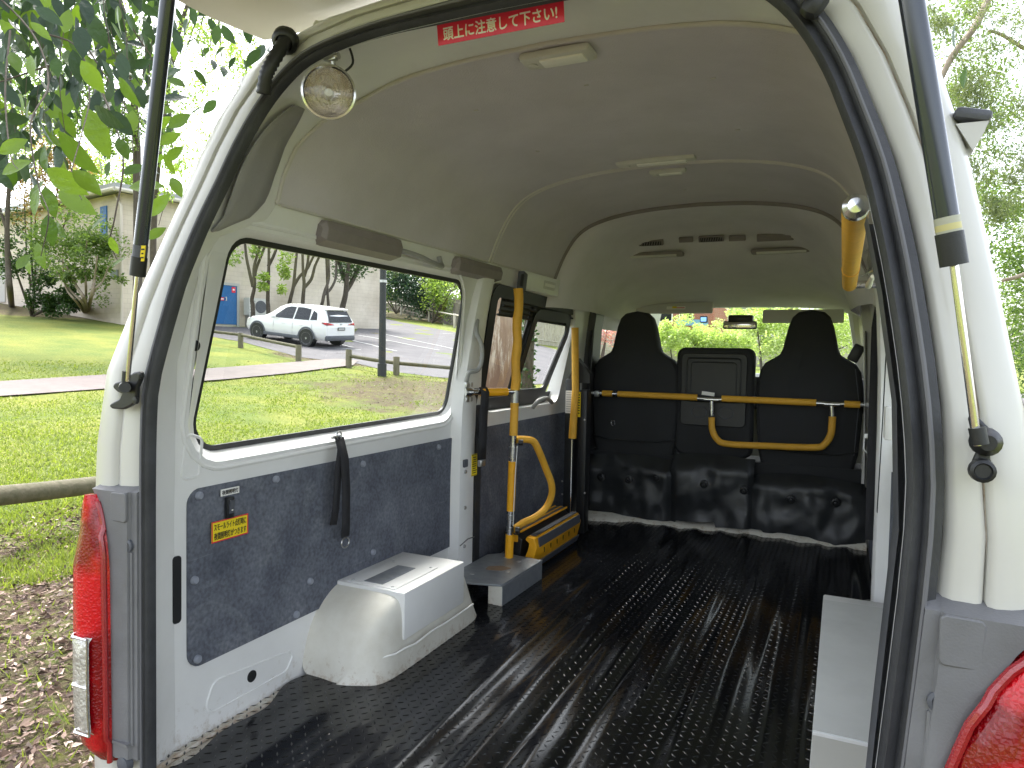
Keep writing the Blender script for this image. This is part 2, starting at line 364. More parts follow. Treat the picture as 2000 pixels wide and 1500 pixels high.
XO=[(-.5,.945),(.2,.958),(.6,.955),(.85,.93),(.95,.914),(1.05,.897),(1.14,.88),(1.25,.86),(1.35,.842),(1.46,.816),(1.58,.782),(1.68,.725),(1.76,.655),(1.83,.55),(1.875,.3),(1.885,0)]
xout=lambda z: interp(XO,z)
def yb(z): return interp([(-.1,.115),(1.0,.115),(1.25,.17),(1.33,.22),(1.40,.37),(1.45,.395),(1.52,.39),(1.60,.40),(1.68,.45),(1.735,.50),(1.78,.50),(1.82,.52)],z)
def ring(tab,yfun,s=1): return [Vector((s*x,yfun(z),z)) for x,z in tab]
def rsh(z): return .027*min(1.3,max(0,(.86-z)/.40))**1.15
def full(tab,yfun,adj=0): 
    a=ring(tab,yfun,-1); c=ring(tab,yfun,1)
    if adj:
        for p in c: p.x-=rsh(p.z)
    return a+c[::-1][1:]
def smooth_tab(tab,k=4):    # catmull-rom densify
    out=[]
    for i in range(len(tab)-1):
        p0=tab[max(i-1,0)];p1=tab[i];p2=tab[i+1];p3=tab[min(i+2,len(tab)-1)]
        for j in range(k):
            t=j/k; q=[]
            for c in (0,1):
                q.append(.5*((2*p1[c])+(-p0[c]+p2[c])*t+(2*p0[c]-5*p1[c]+4*p2[c]-p3[c])*t*t+(-p0[c]+3*p1[c]-3*p2[c]+p3[c])*t**3))
            out.append(tuple(q))
    out.append(tab[-1]); return out
OPs=smooth_tab(OPEN,3); SCs=smooth_tab(SEC,3)
# ---- opening flange and rear header (cream paint)
mb=MB()
o0=full(OPs,lambda z: lean(z)-.005,1); s1=full(SCs,yb)
def midr(t,bulge):
    r=[]
    for i,(a,b) in enumerate(zip(o0,s1)):
        p=a.lerp(b,t); c=Vector((0,p.y,.85)); d=(p-c); d.y=0; 
        if d.length>1e-5: p=p+d.normalized()*bulge
        r.append(p)
    return r
rows=[o0,midr(.12,.022),midr(.3,.026),midr(.6,.014),midr(.9,.004),s1]
mb.loft(rows); P(mb,'rear_opening_frame',M['paint_in'],ang=60)
# ---- grey quarter insert strips either side above the windows
for s in (-1,1):
    mb=MB(); rws=[]
    n=14
    for i in range(n+1):
        z=lerp(1.33,1.665,i/n); w=math.sin(math.pi*min(1,max(0.02,(i+.6)/(n+1.2))))**.6
        def onf(t,z=z):
            # find param of z on the opening ring and section
            xo=interp([(b,a) for a,b in OPs if b>.9 and b<1.74],z-.03); xs_=interp([(b,a) for a,b in SCs if b>.9 and b<1.80],z+.02)
            a=Vector((s*xo,lean(z-.03),z-.03)); b=Vector((s*xs_,yb(z+.02),z+.02)); p=a.lerp(b,t)
            return p+Vector((s*.012,0,.012))*(math.sin(math.pi*t)*1.1)+Vector((-s*.006,-.012,-.006))
        tc=.52; hw=.34*w
        rws.append([onf(tc-hw),onf(tc-hw*.4),onf(tc+hw*.4),onf(tc+hw)])
    mb.loft(rws); P(mb,'quarter_trim',M['insert'],solid=.004,ang=80)
# ---- inner side walls with window holes
def rr(pts,r,n=6): return rpoly(pts,r,n)
WIN=[(.186,.79),(.235,.765),(1.40,.775),(1.50,.80),(1.655,1.28),(1.63,1.345),(.36,1.342),(.31,1.31)]
xg=lambda z: xout(z)-.007
def tiltfix(L): return [Vector(((p.x+1.15)*((.68+xg(p.y))/1.55)-1.15, 1.04+(p.y-1.04)*((.68+xg(p.y))/1.55))) for p in L]
H3=tiltfix(rr([(.17,.767),(1.50,.783),(1.672,1.352),(.315,1.346)],[.07,.09,.07,.09]))
def grow(poly,d):
    c=sum((Vector(p) for p in poly),Vector((0,0)))/len(poly); out=[];n=len(poly)
    for i in range(n):
        a=Vector(poly[i-1]);b=Vector(poly[(i+1)%n]);t=(b-a).normalized(); nn=Vector((t.y,-t.x))
        if nn.dot(Vector(poly[i])-c)<0: nn=-nn
        out.append(Vector(poly[i])+nn*d)
    return out
H2=grow(H3,.006); H1=[Vector(((p.x+1.15)*.965-1.15,1.04+(p.y-1.04)*.972)) for p in grow(H3,.035)]
D3=tiltfix(rr([(1.80,.80),(2.72,.80),(3.16,1.318),(1.945,1.345)],[.06,.09,.05,.09]))
D1=[Vector(((p.x+1.15)*.972-1.15,1.04+(p.y-1.04)*.975)) for p in grow(D3,.042)]; 
def inner_wall(s):
    out=[(yb(z),z) for z in (-.02,.4,.8,1.0,1.15,1.25,1.33,1.40,1.45)]+[(3.30,1.45),(3.30,-.02)]
    vs,fs=sheet(out,[H1,D1],lambda y,z: Vector((s*(xin(z)),y,z)),.1)
    b=MB(); b.add(vs,fs)
    # reveal between inner skin and glass plane
    b.loft([[Vector((s*xin(p.y),p.x,p.y)) for p in H1],[Vector((s*(xg(p.y)-.022),p.x,p.y)) for p in grow(H3,.016)],[Vector((s*(xg(p.y)-.001),p.x,p.y)) for p in H2]],closed=True)
    b.loft([[Vector((s*xin(p.y),p.x,p.y)) for p in D1],[Vector((s*xg(p.y),p.x,p.y)) for p in D1]],closed=True)
    return P(b,'inner_side_wall',M['paint_in'],ang=40)
for s in (-1,1): inner_wall(s)
# pressed ridge around the windows
def onwall(s,y,z,off=0): return Vector((s*(xin(z)-off),y,z))
for s in (-1,1):
    b=MB(); L=grow(H1,.018); b.tube([onwall(s,p.x,p.y,-.002) for p in L],.008,8,closed=True)
    L2=rr([(.20,.045),(.52,.045),(.56,.10),(.24,.13)],.03); b.tube([onwall(s,p.x,p.y,0) for p in L2],.004,6,closed=True)
    L2=rr([(.135,.70),(.19,.70),(.20,.80),(.15,.82)],.015); b.tube([onwall(s,p.x,p.y,0) for p in L2],.004,6,closed=True)
    P(b,'pressed_rib',M['paint_in'])
# ---- outer body skin
def flare(s,y,z): return .036*min(1,max(0,(1.30-z)/.38))*max(0,1-y/.7) if s<0 else 0
def outer_side(s):
    out=[((.03 if s>0 or z>1.2 else .012)+lean(z),z) for z in (-.5,.2,.6,.95,1.2,1.45,1.58)]+[(5.2,1.58),(5.2,-.5)]
    # front door window too
    FD=rr([(3.48,.86),(4.35,.86),(4.05,1.40),(3.52,1.40)],.06)
    vs,fs=sheet(out,[grow(H3,.004),grow(D3,.004),FD],lambda y,z: Vector((s*(xout(z)+flare(s,y,z))*(1 if y<4 else 1-(y-4)*.02),y,z)),.13)
    b=MB(); b.add(vs,fs)
    for Hh in (H3,D3): b.loft([[Vector((s*xg(p.y),p.x,p.y)) for p in grow(Hh,.004)],[Vector((s*(xout(p.y)+flare(s,p.x,p.y)),p.x,p.y)) for p in grow(Hh,.004)]],closed=True,mi=1)
    P(b,'outer_side_panel',[M['paint'],M['black']],ang=40)
for s in (-1,1): outer_side(s)
# rear pillars: from seal outer edge out round the corner
OUTE=[(x+.050*(1 if z<1.3 else max(0,(1.75-z)/.45)),z+ (0 if z<1.3 else .050*min(1,(z-1.3)/.4))) for x,z in OPEN]
XOv=[(interp(XO,z),z) for z in (-.5,.25,.5,.8,.98,1.14,1.26,1.34,1.42,1.51,1.60,1.68)]+[(.735,1.70),(.65,1.79),(.5,1.85),(.25,1.88),(0,1.885)]
a=full(OUTE,lambda z: lean(z)+.004,1)
for p in a:
    if p.x<0 and p.z<1.72: p.x+=.020*min(1,(1.72-p.z)/.3)
a[0].z=a[-1].z=-.5
e=full(XOv,lambda z: lean(z)+.03)
for p in e:
    if p.x<0: p.x-=flare(-1,0,p.z); p.y-=.018*min(1,max(0,(1.30-p.z)/.3))
def mrow(t,dy,grow_=0):
    r=[]
    for p,q in zip(a,e):
        w=p.lerp(q,t); w.y+=dy; c=Vector((0,w.y,.9)); r.append(w)
    return r
b=MB(); b.loft([a,mrow(.05,-.012),mrow(.14,-.020),mrow(.34,-.027),mrow(.40,-.026),mrow(.425,-.016),mrow(.45,-.032),mrow(.52,-.037),mrow(.66,-.038),mrow(.86,-.032),mrow(.97,-.014),e])
P(b,'rear_pillar_skin',M['paint'],ang=60)
# seam groove line down the pillar
for s in (-1,1):
    b=MB(); pts=[]
    for k in range(25):
        z=lerp(.70,1.72,k/24); xi=interp([(q[1],q[0]) for q in OUTE if q[1]<1.8],z); xe=xout(z)
        t=.425; pts.append(Vector((s*lerp(xi,xe,t),lean(z)+lerp(.004,.03,t)-.017,z)))
    b.tube(pts,.003,6); P(b,'pillar_seam',M['caulk'])
# roof
b=MB(); b.loft([[Vector((x*sg,y+ (lean(z) if y<1 else 0),z - (0 if y<3.6 else (y-3.6)**2*.28))) for sg,x,z in ([(-1,x,z) for z,x in XO[10:]]+[(1,x,z) for z,x in XO[10:][::-1][1:]])] for y in (.05,.4,1,1.7,2.4,3.0,3.6,4.0,4.3)])
P(b,'roof_panel',M['paint'],ang=60)
# sill and bumper step
b=MB(); b.box((0,-.02,-.30),(1.9,.12,.30),bev=.03); P(b,'rear_bumper',M['paint'])
b=MB(); b.box((0,1.7,-.06),(1.86,3.3,.10)); P(b,'underfloor',M['paint_worn'])
# ---- door seal
b=MB(); ctr=[(p+q)/2 for p,q in zip(full(OPs,lean,1),full(smooth_tab([(x,z) for x,z in OUTE],3),lean,1))]
for p in ctr:
    if p.x<0 and p.z<1.72: p.x+=.012*min(1,(1.72-p.z)/.3)
prof=[(-.024,.006),(-.023,-.016),(-.016,-.024),(-.008,-.018),(-.003,-.012),(.001,-.018),(.007,-.021),(.012,-.014),(.022,-.008),(.023,.008)]
rowsS=[]
for i,p in enumerate(ctr):
    t=(ctr[min(i+1,len(ctr)-1)]-ctr[max(i-1,0)]).normalized(); yv=Vector((0,1,0)); nrm=t.cross(yv).normalized()
    c=Vector((0,p.y,.85))-p
    if nrm.dot(c)>0: nrm=-nrm      # points outward
    kl=lerp(1.0,.68,min(1,max(0,(-p.x)/.35))); rowsS.append([p+nrm*(q0*kl)+yv*(q1*(.6+.4*kl)-.006) for q0,q1 in prof])
b.loft(rowsS); P(b,'door_seal',M['rubber'],ang=50)
b=MB(); b.tube([rw[6]+Vector((0,-.001,0)) for rw in rowsS],.0035,6); P(b,'seal_bead',M['rubberlt'])
# black inner trim behind the right seal
b=MB(); b.loft([[Vector((x-.006,lean(z)-.012,z)),Vector((x-.008,lean(z)+.07,z)),Vector((x+.045,lean(z)+.085,z))] for x,z in [(x-rsh(z),z) for x,z in OPEN[:7]]])
P(b,'sill_scuff_trim',M['darkgrey'],ang=80)
# ---- headliner
LIN=[(x-.006,z-.004) for x,z in SEC[8:]]; LINs=smooth_tab(LIN,4)
def lrow(y,tab=LINs,H=1.811,base=1.446,k=0):
    sc=(H-base)/(1.811-base)
    l=[(x,base+(z-base)*sc) for x,z in tab]; 
    return [Vector((-x,(y(z) if callable(y) else y),z)) for x,z in l]+[Vector((x,(y(z) if callable(y) else y),z)) for x,z in l[::-1][1:]]
b=MB(); b.loft([lrow(lambda z:yb(z)-.004)]+[lrow(lambda z,t=t: lerp(yb(z),1.7,t)) for t in (.25,.5,.75)]+[lrow(1.7),lrow(2.1),lrow(2.5)])
P(b,'headliner',M['headliner'],ang=60)
b=MB(); r0=lrow(lambda z:yb(z)-.006); b.tube(r0,.006,6); 
for sgn in (-1,1): b.tube([Vector((sgn*.771,y,1.447)) for y in (.40,1.0,1.7,2.5)],.005,6)
P(b,'headliner_edge',M['piping'])
for yy,rad in ((1.7,.006),(1.727,.004)):
    b=MB(); b.tube(lrow(yy),rad,8); P(b,'headliner_seam',M['piping'])
b=MB(); b.tube(lrow(2.49,H=1.805),.012,8); P(b,'cab_headliner_edge',M['taupe_pl'])
# cab headliner: moulded, falls to the windscreen
def crow(y,H,w=0,base=1.36):
    tab=smooth_tab([(.83-w,1.30),(.80-w,1.42),(.765-w,1.50),(.71-w,1.60),(.62-w,1.70),(.50-w,1.762),(.34-w*.8,1.79),(.18,1.80),(0,1.802)],4)
    sc=(H-1.30)/(1.802-1.30)
    l=[(x,1.30+(z-1.30)*sc) for x,z in tab]
    return [Vector((-x,y,z)) for x,z in l]+[Vector((x,y,z)) for x,z in l[::-1][1:]]
b=MB(); b.loft([crow(2.50,1.802),crow(2.53,1.798,.05),crow(2.62,1.79,.09),crow(2.8,1.775,.11),crow(2.95,1.755,.12),crow(3.04,1.70,.12),crow(3.10,1.64,.11),crow(3.2,1.60,.10),crow(3.38,1.53,.08),crow(3.65,1.46,.05),crow(3.95,1.41,.03),crow(4.1,1.395,.03)])
P(b,'cab_headliner',M['cabliner'],ang=70)
# side filler between wall top and cab liner
for s in (-1,1):
    b=MB(); b.loft([[Vector((s*.842,y,1.22)),Vector((s*.835,y,1.33)),Vector((s*.80,y,1.42)),Vector((s*.775,y,1.46))] for y in (3.16,3.5,4.1)])
    P(b,'cantrail_trim',M['cabliner'],ang=60)
# vents in the cab header
def vent(px,py,w,h,kind):
    c=at(px,py,y=2.985)
    c.z-=0; fr=MB(); up=Vector((0,-.55,1)).normalized(); rt=Vector((1,0,0)); n=rt.cross(up)
    rot=Matrix((rt,up,n)).transposed()
    fr.box(c,(w,h,.02),rot,bev=.004); f=P(fr,'roof_vent' if kind!='p' else 'roof_switch_panel',M['taupe_pl'])
    f.location=f.location
    s_=MB(); s_.box(c-(-n)*0+n*-.0-Vector((0,.009,.006)),(w*.86,h*.62,.012),rot)
    P(s_,'vent_recess',M['black'] if kind=='v' else M['taupe_pl'],f)
    if kind=='v':
        for k in range(9):
            q=MB(); q.box(c+rt*(-w*.38+w*.76*k/8)-Vector((0,.016,.008)),(.004,h*.6,.006),Matrix.Rotation(R_(18),3,'Y')@rot); P(q,'vent_slat',M['taupe_pl'],f)
vent(1270,474,.155,.035,'v'); vent(1340,468,.08,.03,'p'); vent(1389,466,.14,.035,'v'); vent(1440,465,.09,.03,'p'); vent(1514,463,.19,.04,'p')
def visorbox(x0,x1,py):
    a_=at(x0,py,y=3.06);b_=at(x1,py,y=3.06); c=(a_+b_)/2
    q=MB(); q.box(c+Vector((0,0,.004)),((b_-a_).length,.07,.03),bev=.012); o=P(q,'reading_lamp_shelf',M['taupe_pl'])
    q=MB(); q.box(c+Vector((0,-.022,-.008)),((b_-a_).length*.8,.03,.012)); P(q,'lamp_lens',M['ltgrey_pl'],o)
visorbox(1222,1335,499); visorbox(1467,1588,491)
# ---- dome lights
def dome(c,w,d,name='dome_light',tilt=0):
    q=MB(); q.box(c,(w,d,.022),bev=.009); o=P(q,name,M['ltgrey_pl'])
    q=MB(); q.box(c+Vector((w*.08,0,-.010)),(w*.62,d*.62,.012),bev=.004); P(q,'light_diffuser',M['white'],o)
    q=MB(); q.lathe(c+Vector((-w*.36,0,-.008)),(0,0,-1),[(.0,0),(.011,0),(.012,.006),(.0,.008)],14); P(q,'light_switch',M['ltgrey_pl'],o)
dome(Vector((-.005,.565,1.798)),.19,.075)
dome(Vector((-.01,1.625,1.803)),.31,.05); dome(Vector((0,1.80,1.803)),.15,.035)
# headliner clip dimples
b=MB()
for px,py in [(930,201),(1050,284),(1145,168),(1393,140),(1441,243),(1337,372),(1495,362)]:
    c=at(px,py,z=1.806); c.z=interp([(0,1.809),(.2,1.802),(.34,1.789),(.47,1.766),(.58,1.729)],abs(c.x))-.001
    b.box(c,(.014,.005,.003),bev=.001)
P(b,'trim_clips',M['piping'])
# ---- seals and glass of left and right windows
def ringmesh(b,A,B,x,t=.01,s=-1):
    d=x-.8745
    f=lambda p,e: Vector((s*(xg(p.y)+d+e),p.x,p.y))
    b.loft([[f(p,0) for p in A],[f(p,-.004) for p in A],[f(p,-.004) for p in B],[f(p,.006) for p in B]],closed=True)
for s in (-1,1):
    b=MB(); ringmesh(b,grow(H3,.014),grow(H3,-.007),.872,s=s); w=P(b,'quarter_window',M['black'],ang=60)
    if s==-1: w['label']='large fixed quarter window with black rubber gasket'
    b=MB(); b.add([Vector((s*xg(p.y),p.x,p.y)) for p in grow(H3,-.003)],[tuple(range(len(H3)))]); P(b,'window_pane',M['glass'],w,smooth=False)
    # sliding door window: heavy black frame, fixed pane, slider
    b=MB(); ringmesh(b,grow(D3,.042),grow(D3,-.028),.856,s=s); w=P(b,'sliding_window',M['black'],ang=60)
    b=MB()
    for k,zz in enumerate((1.30,1.275,1.25,1.228)): b.tube([(s*(xg(zz)-.014-.003*(k%2)),2.0-.02*k,zz),(s*(xg(zz)-.014-.003*(k%2)),3.02-.05*k,zz-.012)],.006,6)
    b.loft([[Vector((s*(xg(z)-.008),y,z-.006*(y>2.5))) for z in (1.335,1.28,1.222)] for y in (1.97,2.5,3.03)])
    b.loft([[Vector((s*(xg(z)-.006),y,z)) for z in (.835,.79)] for y in (1.85,2.66)])
    P(b,'window_track',M['black'],w)
    SL=rr([(2.30,.84),(2.68,.84),(2.93,1.235),(2.42,1.235)],.05)
    b=MB(); ringmesh(b,grow(SL,.050),grow(SL,-.006),.852,s=s); P(b,'slider_frame',M['black'],w,ang=60)
    b=MB(); b.loft([[Vector((s*(xg(z)-.013),y+dy,z)) for y in (-.03,.03)] for z,dy in ((.80,2.235),(1.04,2.30),(1.29,2.37))]); P(b,'window_mullion',M['black'],w,solid=.008)
    b=MB(); b.add([Vector((s*(xg(p.y)+.001),p.x,p.y)) for p in grow(D3,-.02)],[tuple(range(len(D3)))]); P(b,'window_pane',M['glass'],w,smooth=False)
# ---- B pillar boxes
for s in (-1,1):
    b=MB()
    rws=[]
    for z,x in [(0,.80),(.5,.80),(.8,.798),(1.0,.795),(1.2,.785),(1.34,.77),(1.44,.755)]:
        d=0 if z<.75 else (z-.75)*.20
        y0,y1=1.52+d,1.672+d*.85
        rws.append([Vector((s*.85,y0-.01,z)),Vector((s*(x+.006),y0+.012,z)),Vector((s*x,y0+.03,z)),Vector((s*x,y1-.03,z)),Vector((s*(x+.006),y1-.012,z)),Vector((s*.85,y1,z))])
    b.loft(rws); P(b,'middle_pillar',M['paint_in'],ang=40)
b=MB(); b.tube([Vector((-.80,1.535,.20)),Vector((-.798,1.60,.215)),Vector((-.80,1.665,.21))],.0025,6); P(b,'pillar_joint',M['trimgrey'])
b=MB()
for y,z in [(1.55,.36),(1.55,.19),(1.55,.52)]: b.lathe((-.80,y+.02,z),(1,0,0),[(0,.006),(.007,.006),(.009,0)],10)
P(b,'pillar_bolt',M['steel'])
# dark door gap
b=MB(); b.box((-.842,1.745,.40),(.03,.05,.80)); P(b,'door_gap_seal',M['rubber'])
# header trim with slot
b=MB(); b.loft([[Vector((-.77+.01,y,1.355)),Vector((-.758+.01,y,1.36)),Vector((-.735,y,1.445))] for y in (1.98,2.5)]); P(b,'header_trim_plate',M['paint_in'])
c=at(1072,558,x=-.745); b=MB(); b.box(c,(.012,.16,.045),Matrix.Rotation(R_(12),3,'Y'),bev=.004); o=P(b,'marker_lamp',M['ltgrey_pl'])
b=MB(); b.box(c+Vector((.006,0,0)),(.006,.13,.016),Matrix.Rotation(R_(12),3,'Y')); P(b,'lamp_lens',M['white'],o)
# ---- felt boards
def board(s,pts,r,holes=[],label=None):
    L=rr(pts,r,6); b=MB(); vs,fs=sheet(L,holes,lambda y,z: onwall(s,y,z,.006),.15); b.add(vs,fs)
    b.loft([[onwall(s,p.x,p.y,.006) for p in L],[onwall(s,p.x,p.y,-.003) for p in L]],closed=True)
    o=P(b,'felt_side_board',M['felt'],ang=30)
    return o
lb=board(-1,[(.152,.195),(1.55,.195),(1.565,.67),(.152,.67)],[.04,.02,.02,.04]); rb=board(1,[(.152,.195),(1.55,.195),(1.565,.67),(.152,.67)],[.04,.02,.02,.04])
board(-1,[(1.765,.04),(3.0,.04),(3.0,.69),(1.765,.69)],.015); board(1,[(1.86,.04),(3.0,.04),(3.0,.69),(1.86,.69)],.015)
for px,py in [(388,968),(538,936),(708,906),(379,1133),(385,1287),(578,1200),(605,1135),(856,873),(728,1078)]:
    p=at(px,py,x=-.84); b=MB(); b.lathe((-.8405,p.y,p.z),(1,0,0),[(0,.0105),(.008,.010),(.011,.006),(.0115,0)],16); P(b,'board_stud',mat('stud_grey',(.26,.28,.33),.6) if 'stud' not in M else M['stud'],lb) 
    M.setdefault('stud',bpy.data.materials.get('stud_grey'))
# open slot and round holes: their inner shade is put in as black plates
b=MB(); L=rr([(.108,.331),(.134,.331),(.134,.506),(.108,.506)],.01); b.prism([onwall(-1,p.x,p.y,.0005) for p in L],(.003,0,0)); P(b,'slot_shade_plate',M['black'])
for px,py,r in [(493,1321,.017),(377,675,.014)]:
    p=at(px,py,x=-.843); b=MB(); b.lathe((-xin(p.z)-.001,p.y,p.z),(1,0,0),[(0,.003),(r,.003),(r,0)],20); P(b,'hole_shade_disc',M['black'])
# switch and stickers on the board
def quad_on_wall(pxs,x,thick,name,m,parent=None):
    b=MB(); b.prism([at(px,py,x=x) for px,py in pxs],(thick,0,0)); return P(b,name,m,parent,smooth=False)
c=at(448,991,x=-.83); b=MB(); b.box((-.829,c.y,c.z),(.014,.024,.058),bev=.003); sw=P(b,'rocker_switch',M['black'])
b=MB(); b.box((-.821,c.y,c.z+.003),(.004,.016,.036),Matrix.Rotation(R_(8),3,'Y')); P(b,'switch_rocker',M['darkgrey'],sw)
b=MB(); b.box((-.8186,c.y,c.z-.006),(.001,.005,.003)); b.box((-.8186,c.y,c.z+.016),(.001,.005,.003)); P(b,'switch_mark',M['white'],sw)
def wall_sticker(c0,w,h,texts,base,ink,name,x=-.8328,border=None):
    b=MB(); b.box((x,c0[0],c0[1]),(.0012,w,h)); st=P(b,name,base,smooth=False)
    if border:
        q=MB(); 
        for sy in (-1,1): q.box((x+.0008,c0[0],c0[1]+sy*(h/2-.0015)),(.0006,w,.003)); q.box((x+.0008,c0[0]+sy*(w/2-.0015),c0[1]),(.0006,.003,h-.006))
        P(q,'sticker_border',border,st,smooth=False)
    q=MB(); n=len(texts)
    for i,t in enumerate(texts):
        zc=c0[1]+h*(.5-(i+.5)/n)*.86
        put_text(q,t,.02,(x+.0012,c0[0],zc),(0,1,0),(0,0,1),.0002,width=w*.88,height=h/n*.66,bold=.00035)
    P(q,'sticker_lettering',ink,st,smooth=False); return st
a1=at(413,1038,x=-.833);a2=at(484,1025,x=-.833)
wall_sticker(((a1.y+a2.y)/2,(a1.z+a2.z)/2),a2.y-a1.y,.057,['スモールライト点灯時に','夜間照明灯がつきます'],M['yellst'],M['blackink'],'yellow_sticker',border=M['redst'])
a1=at(431,963,x=-.833);a2=at(467,956,x=-.833)
wall_sticker(((a1.y+a2.y)/2,(a1.z+a2.z)/2),a2.y-a1.y,.019,['夜間照明灯'],M['white'],M['blackink'],'white_switch_label')
# header sticker
lc=at(860,48,y=.262); pl=[at(861,68,y=.275),at(1106,22,y=.275)]
u=(pl[1]-pl[0]); u.y=0; w=u.length; o=(pl[0]+pl[1])/2
uz=Vector((0,-.18,1)).normalized(); o.z=1.758
b=MB(); n=Vector((1,0,0)).cross(uz)
SY=.262; o=Vector((o.x,SY,1.757))
rotS=Matrix((Vector((1,0,0)),uz,n)).transposed()
b.box(o,(w,.044,.002),rotS); hs=P(b,'red_head_warning_sticker',M['redst'],smooth=False)
b=MB(); put_text(b,'頭上に注意して下さい!',.03,o,(1,0,0),uz,.0013,width=w*.9,height=.028,bold=.0007); P(b,'sticker_lettering',M['white'],hs,smooth=False)
# pillar sticker + black catch
b=MB(); c=at(909,905,x=-.797); b.box((-.797,c.y,c.z),(.012,.035,.035),bev=.005); P(b,'pillar_plug',M['darkgrey'])
c=at(927,908,x=-.797); b=MB(); b.box((-.7985,c.y,c.z),(.002,.05,.098)); st=P(b,'pillar_warning_sticker',M['yellst'],smooth=False)
b=MB()
for k in range(8): b.box((-.797,c.y+random.uniform(-.004,.004),c.z+.034-k*.0098),(.0006,random.uniform(.025,.045),.0035))
for k in range(6):
    for zz in (-.046,.046): b.box((-.797,c.y-.024+k*.0096,c.z+zz),(.0006,.005,.003))
P(b,'sticker_lettering',M['blackink'],st,smooth=False)
# ---- padded rails and grab handles along the left cantrail
def pad(y0,y1,z0,z1,s=-1,x=-.75):
    b=MB(); rws=[]
    for y,k in ((y0,.55),(y0+.012,.95),(y0+.03,1),(y1-.03,1),(y1-.012,.95),(y1,.55)):
        zc=(z0+z1)/2;h=(z1-z0)/2*k; d=.034*k
        yy=y
        rws.append([Vector((s*.795,yy,zc+h)),Vector((s*(.79-d),yy,zc+h*.85)),Vector((s*(.782-d),yy,zc+h*.2)),Vector((s*(.79-d),yy,zc-h*.7)),Vector((s*.80,yy,zc-h))])
    b.loft(rws); b.add(rws[0],[tuple(range(5))]); b.add(rws[-1],[tuple(range(5))])
    P(b,'brown_edge_pad',M['taupe_pl'],ang=25)
pad(.575,1.00,1.362,1.442); pad(1.40,1.82,1.365,1.44); pad(.575,1.00,1.362,1.442,s=1); pad(1.40,1.82,1.365,1.44,s=1)
def grab(pts,r=.011,name='grab_handle',m=None,foot=.018):
    b=MB(); 
    P_=[Vector(p) for p in pts]; 
    # smooth path
    sm=[]
    for i in range(len(P_)-1):
        p0=P_[max(i-1,0)];p1=P_[i];p2=P_[i+1];p3=P_[min(i+2,len(P_)-1)]
        for j in range(5):
            t=j/5; sm.append(.5*((2*p1)+(-p0+p2)*t+(2*p0-5*p1+4*p2-p3)*t*t+(-p0+3*p1-3*p2+p3)*t**3))
    sm.append(P_[-1]); b.tube(sm,r,10)
    o=P(b,name,m or M['grey_pl'])
    return o
grab([(-.785,1.03,1.405),(-.745,1.09,1.39),(-.735,1.15,1.378),(-.74,1.24,1.372),(-.765,1.275,1.39),(-.775,1.28,1.415)],.010)
def hp(px,py,x): return at(px,py,x=x)
grab([hp(932,625,-.79),hp(931,650,-.775),hp(940,672,-.755),hp(941,700,-.752),hp(934,722,-.755),hp(916,728,-.775),hp(911,745,-.79)],.010)
grab([hp(1040,797,-.84),hp(1052,783,-.81),hp(1068,778,-.80),hp(1078,786,-.835)],.012)
# ---- wheel arch boxes (left and right)
def arch(s):
    b=MB(); rws=[]
    # rows from rear to front: (y at floor, y at top, inner x bottom, inner x top, height)
    prof=[(.555,.585,.0),(.585,.60,.35),(.62,.64,.70),(.66,.70,.90),(.72,.76,1.0),(.80,.80,1.0),(1.0,1.0,1.0),(1.15,1.12,1.0),(1.26,1.19,.93),(1.34,1.24,.6),(1.37,1.27,.0)]
    for y0,y1,h in prof:
        H=.255*max(h,.02); nar=(1-h)
        xt=.578+.12*nar; xb=.566+.14*nar**1.5
        rws.append([Vector((s*xb,y0,-.002)),Vector((s*(xb+.004),lerp(y0,y1,.3),H*.25)),Vector((s*(xb+.012),lerp(y0,y1,.45),H*.45)),Vector((s*(xt),lerp(y0,y1,.8),H*.82)),Vector((s*(xt+.015),lerp(y0,y1,.93),H*.95)),Vector((s*(xt+.04),y1,H)),Vector((s*.75,y1,H)),Vector((s*.85,y1,H*1.0))])
    b.loft(rws); o=P(b,'wheel_arch_cover',M['paint_worn'],ang=60)
    md=o.modifiers.new('sub','SUBSURF'); md.levels=2; md.render_levels=2
    return o
wa=arch(-1)
b=MB(); b.box((-.708,.955,.185),(.276,.40,.156),bev=.006); bx=P(b,'wheel_arch_box',M['paint_in'])
b=MB(); b.box((-.715,.90,.2645),(.20,.27,.003),bev=.001); lid=P(b,'box_lid',M['paint_in'],bx)
b=MB(); b.box((-.715,.885,.2668),(.075,.20,.002)); P(b,'grip_strip',M['plate'],bx)
b=MB()
for x,y in [(-.795,.78),(-.635,.78),(-.795,1.02),(-.635,1.02)]: b.lathe((x,y,.266),(0,0,1),[(.006,0),(.005,.002),(0,.003)],8)
P(b,'lid_screw',M['steel'],bx)
b=MB(); pts=[Vector((-.562,y,.088+.004*math.sin(y*37))) for y in [1.2,1.1,1.0,.9,.8,.74]]+[Vector((-.575,.70,.086)),Vector((-.60,.655,.083)),Vector((-.66,.612,.083))]
b.tube([p+Vector((.006+.002*math.sin(i*2.3),0,0)) for i,p in enumerate(pts)],.0035,6); P(b,'paint_seam_line',M['white'],wa)
b=MB(); b.box((.745,.83,.15),(.19,1.18,.215),bev=.006); rbx=P(b,'right_wheel_arch_box',M['paint_in']); rbx.name='wheel_arch_box'; rbx['label']='long box cover along the right wall, grey end and cream end'
b=MB(); b.box((.745,.90,.2590),(.188,.90,.003)); P(b,'grey_box_lid',M['plate'] if False else mat('grey_sheet',(.58,.59,.57),.38,var=.05,vscale=6,dirt=.2),rbx)
b=MB(); b.box((.745,.33,.2585),(.188,.20,.003)); P(b,'cream_box_lid',M['paint'],rbx)
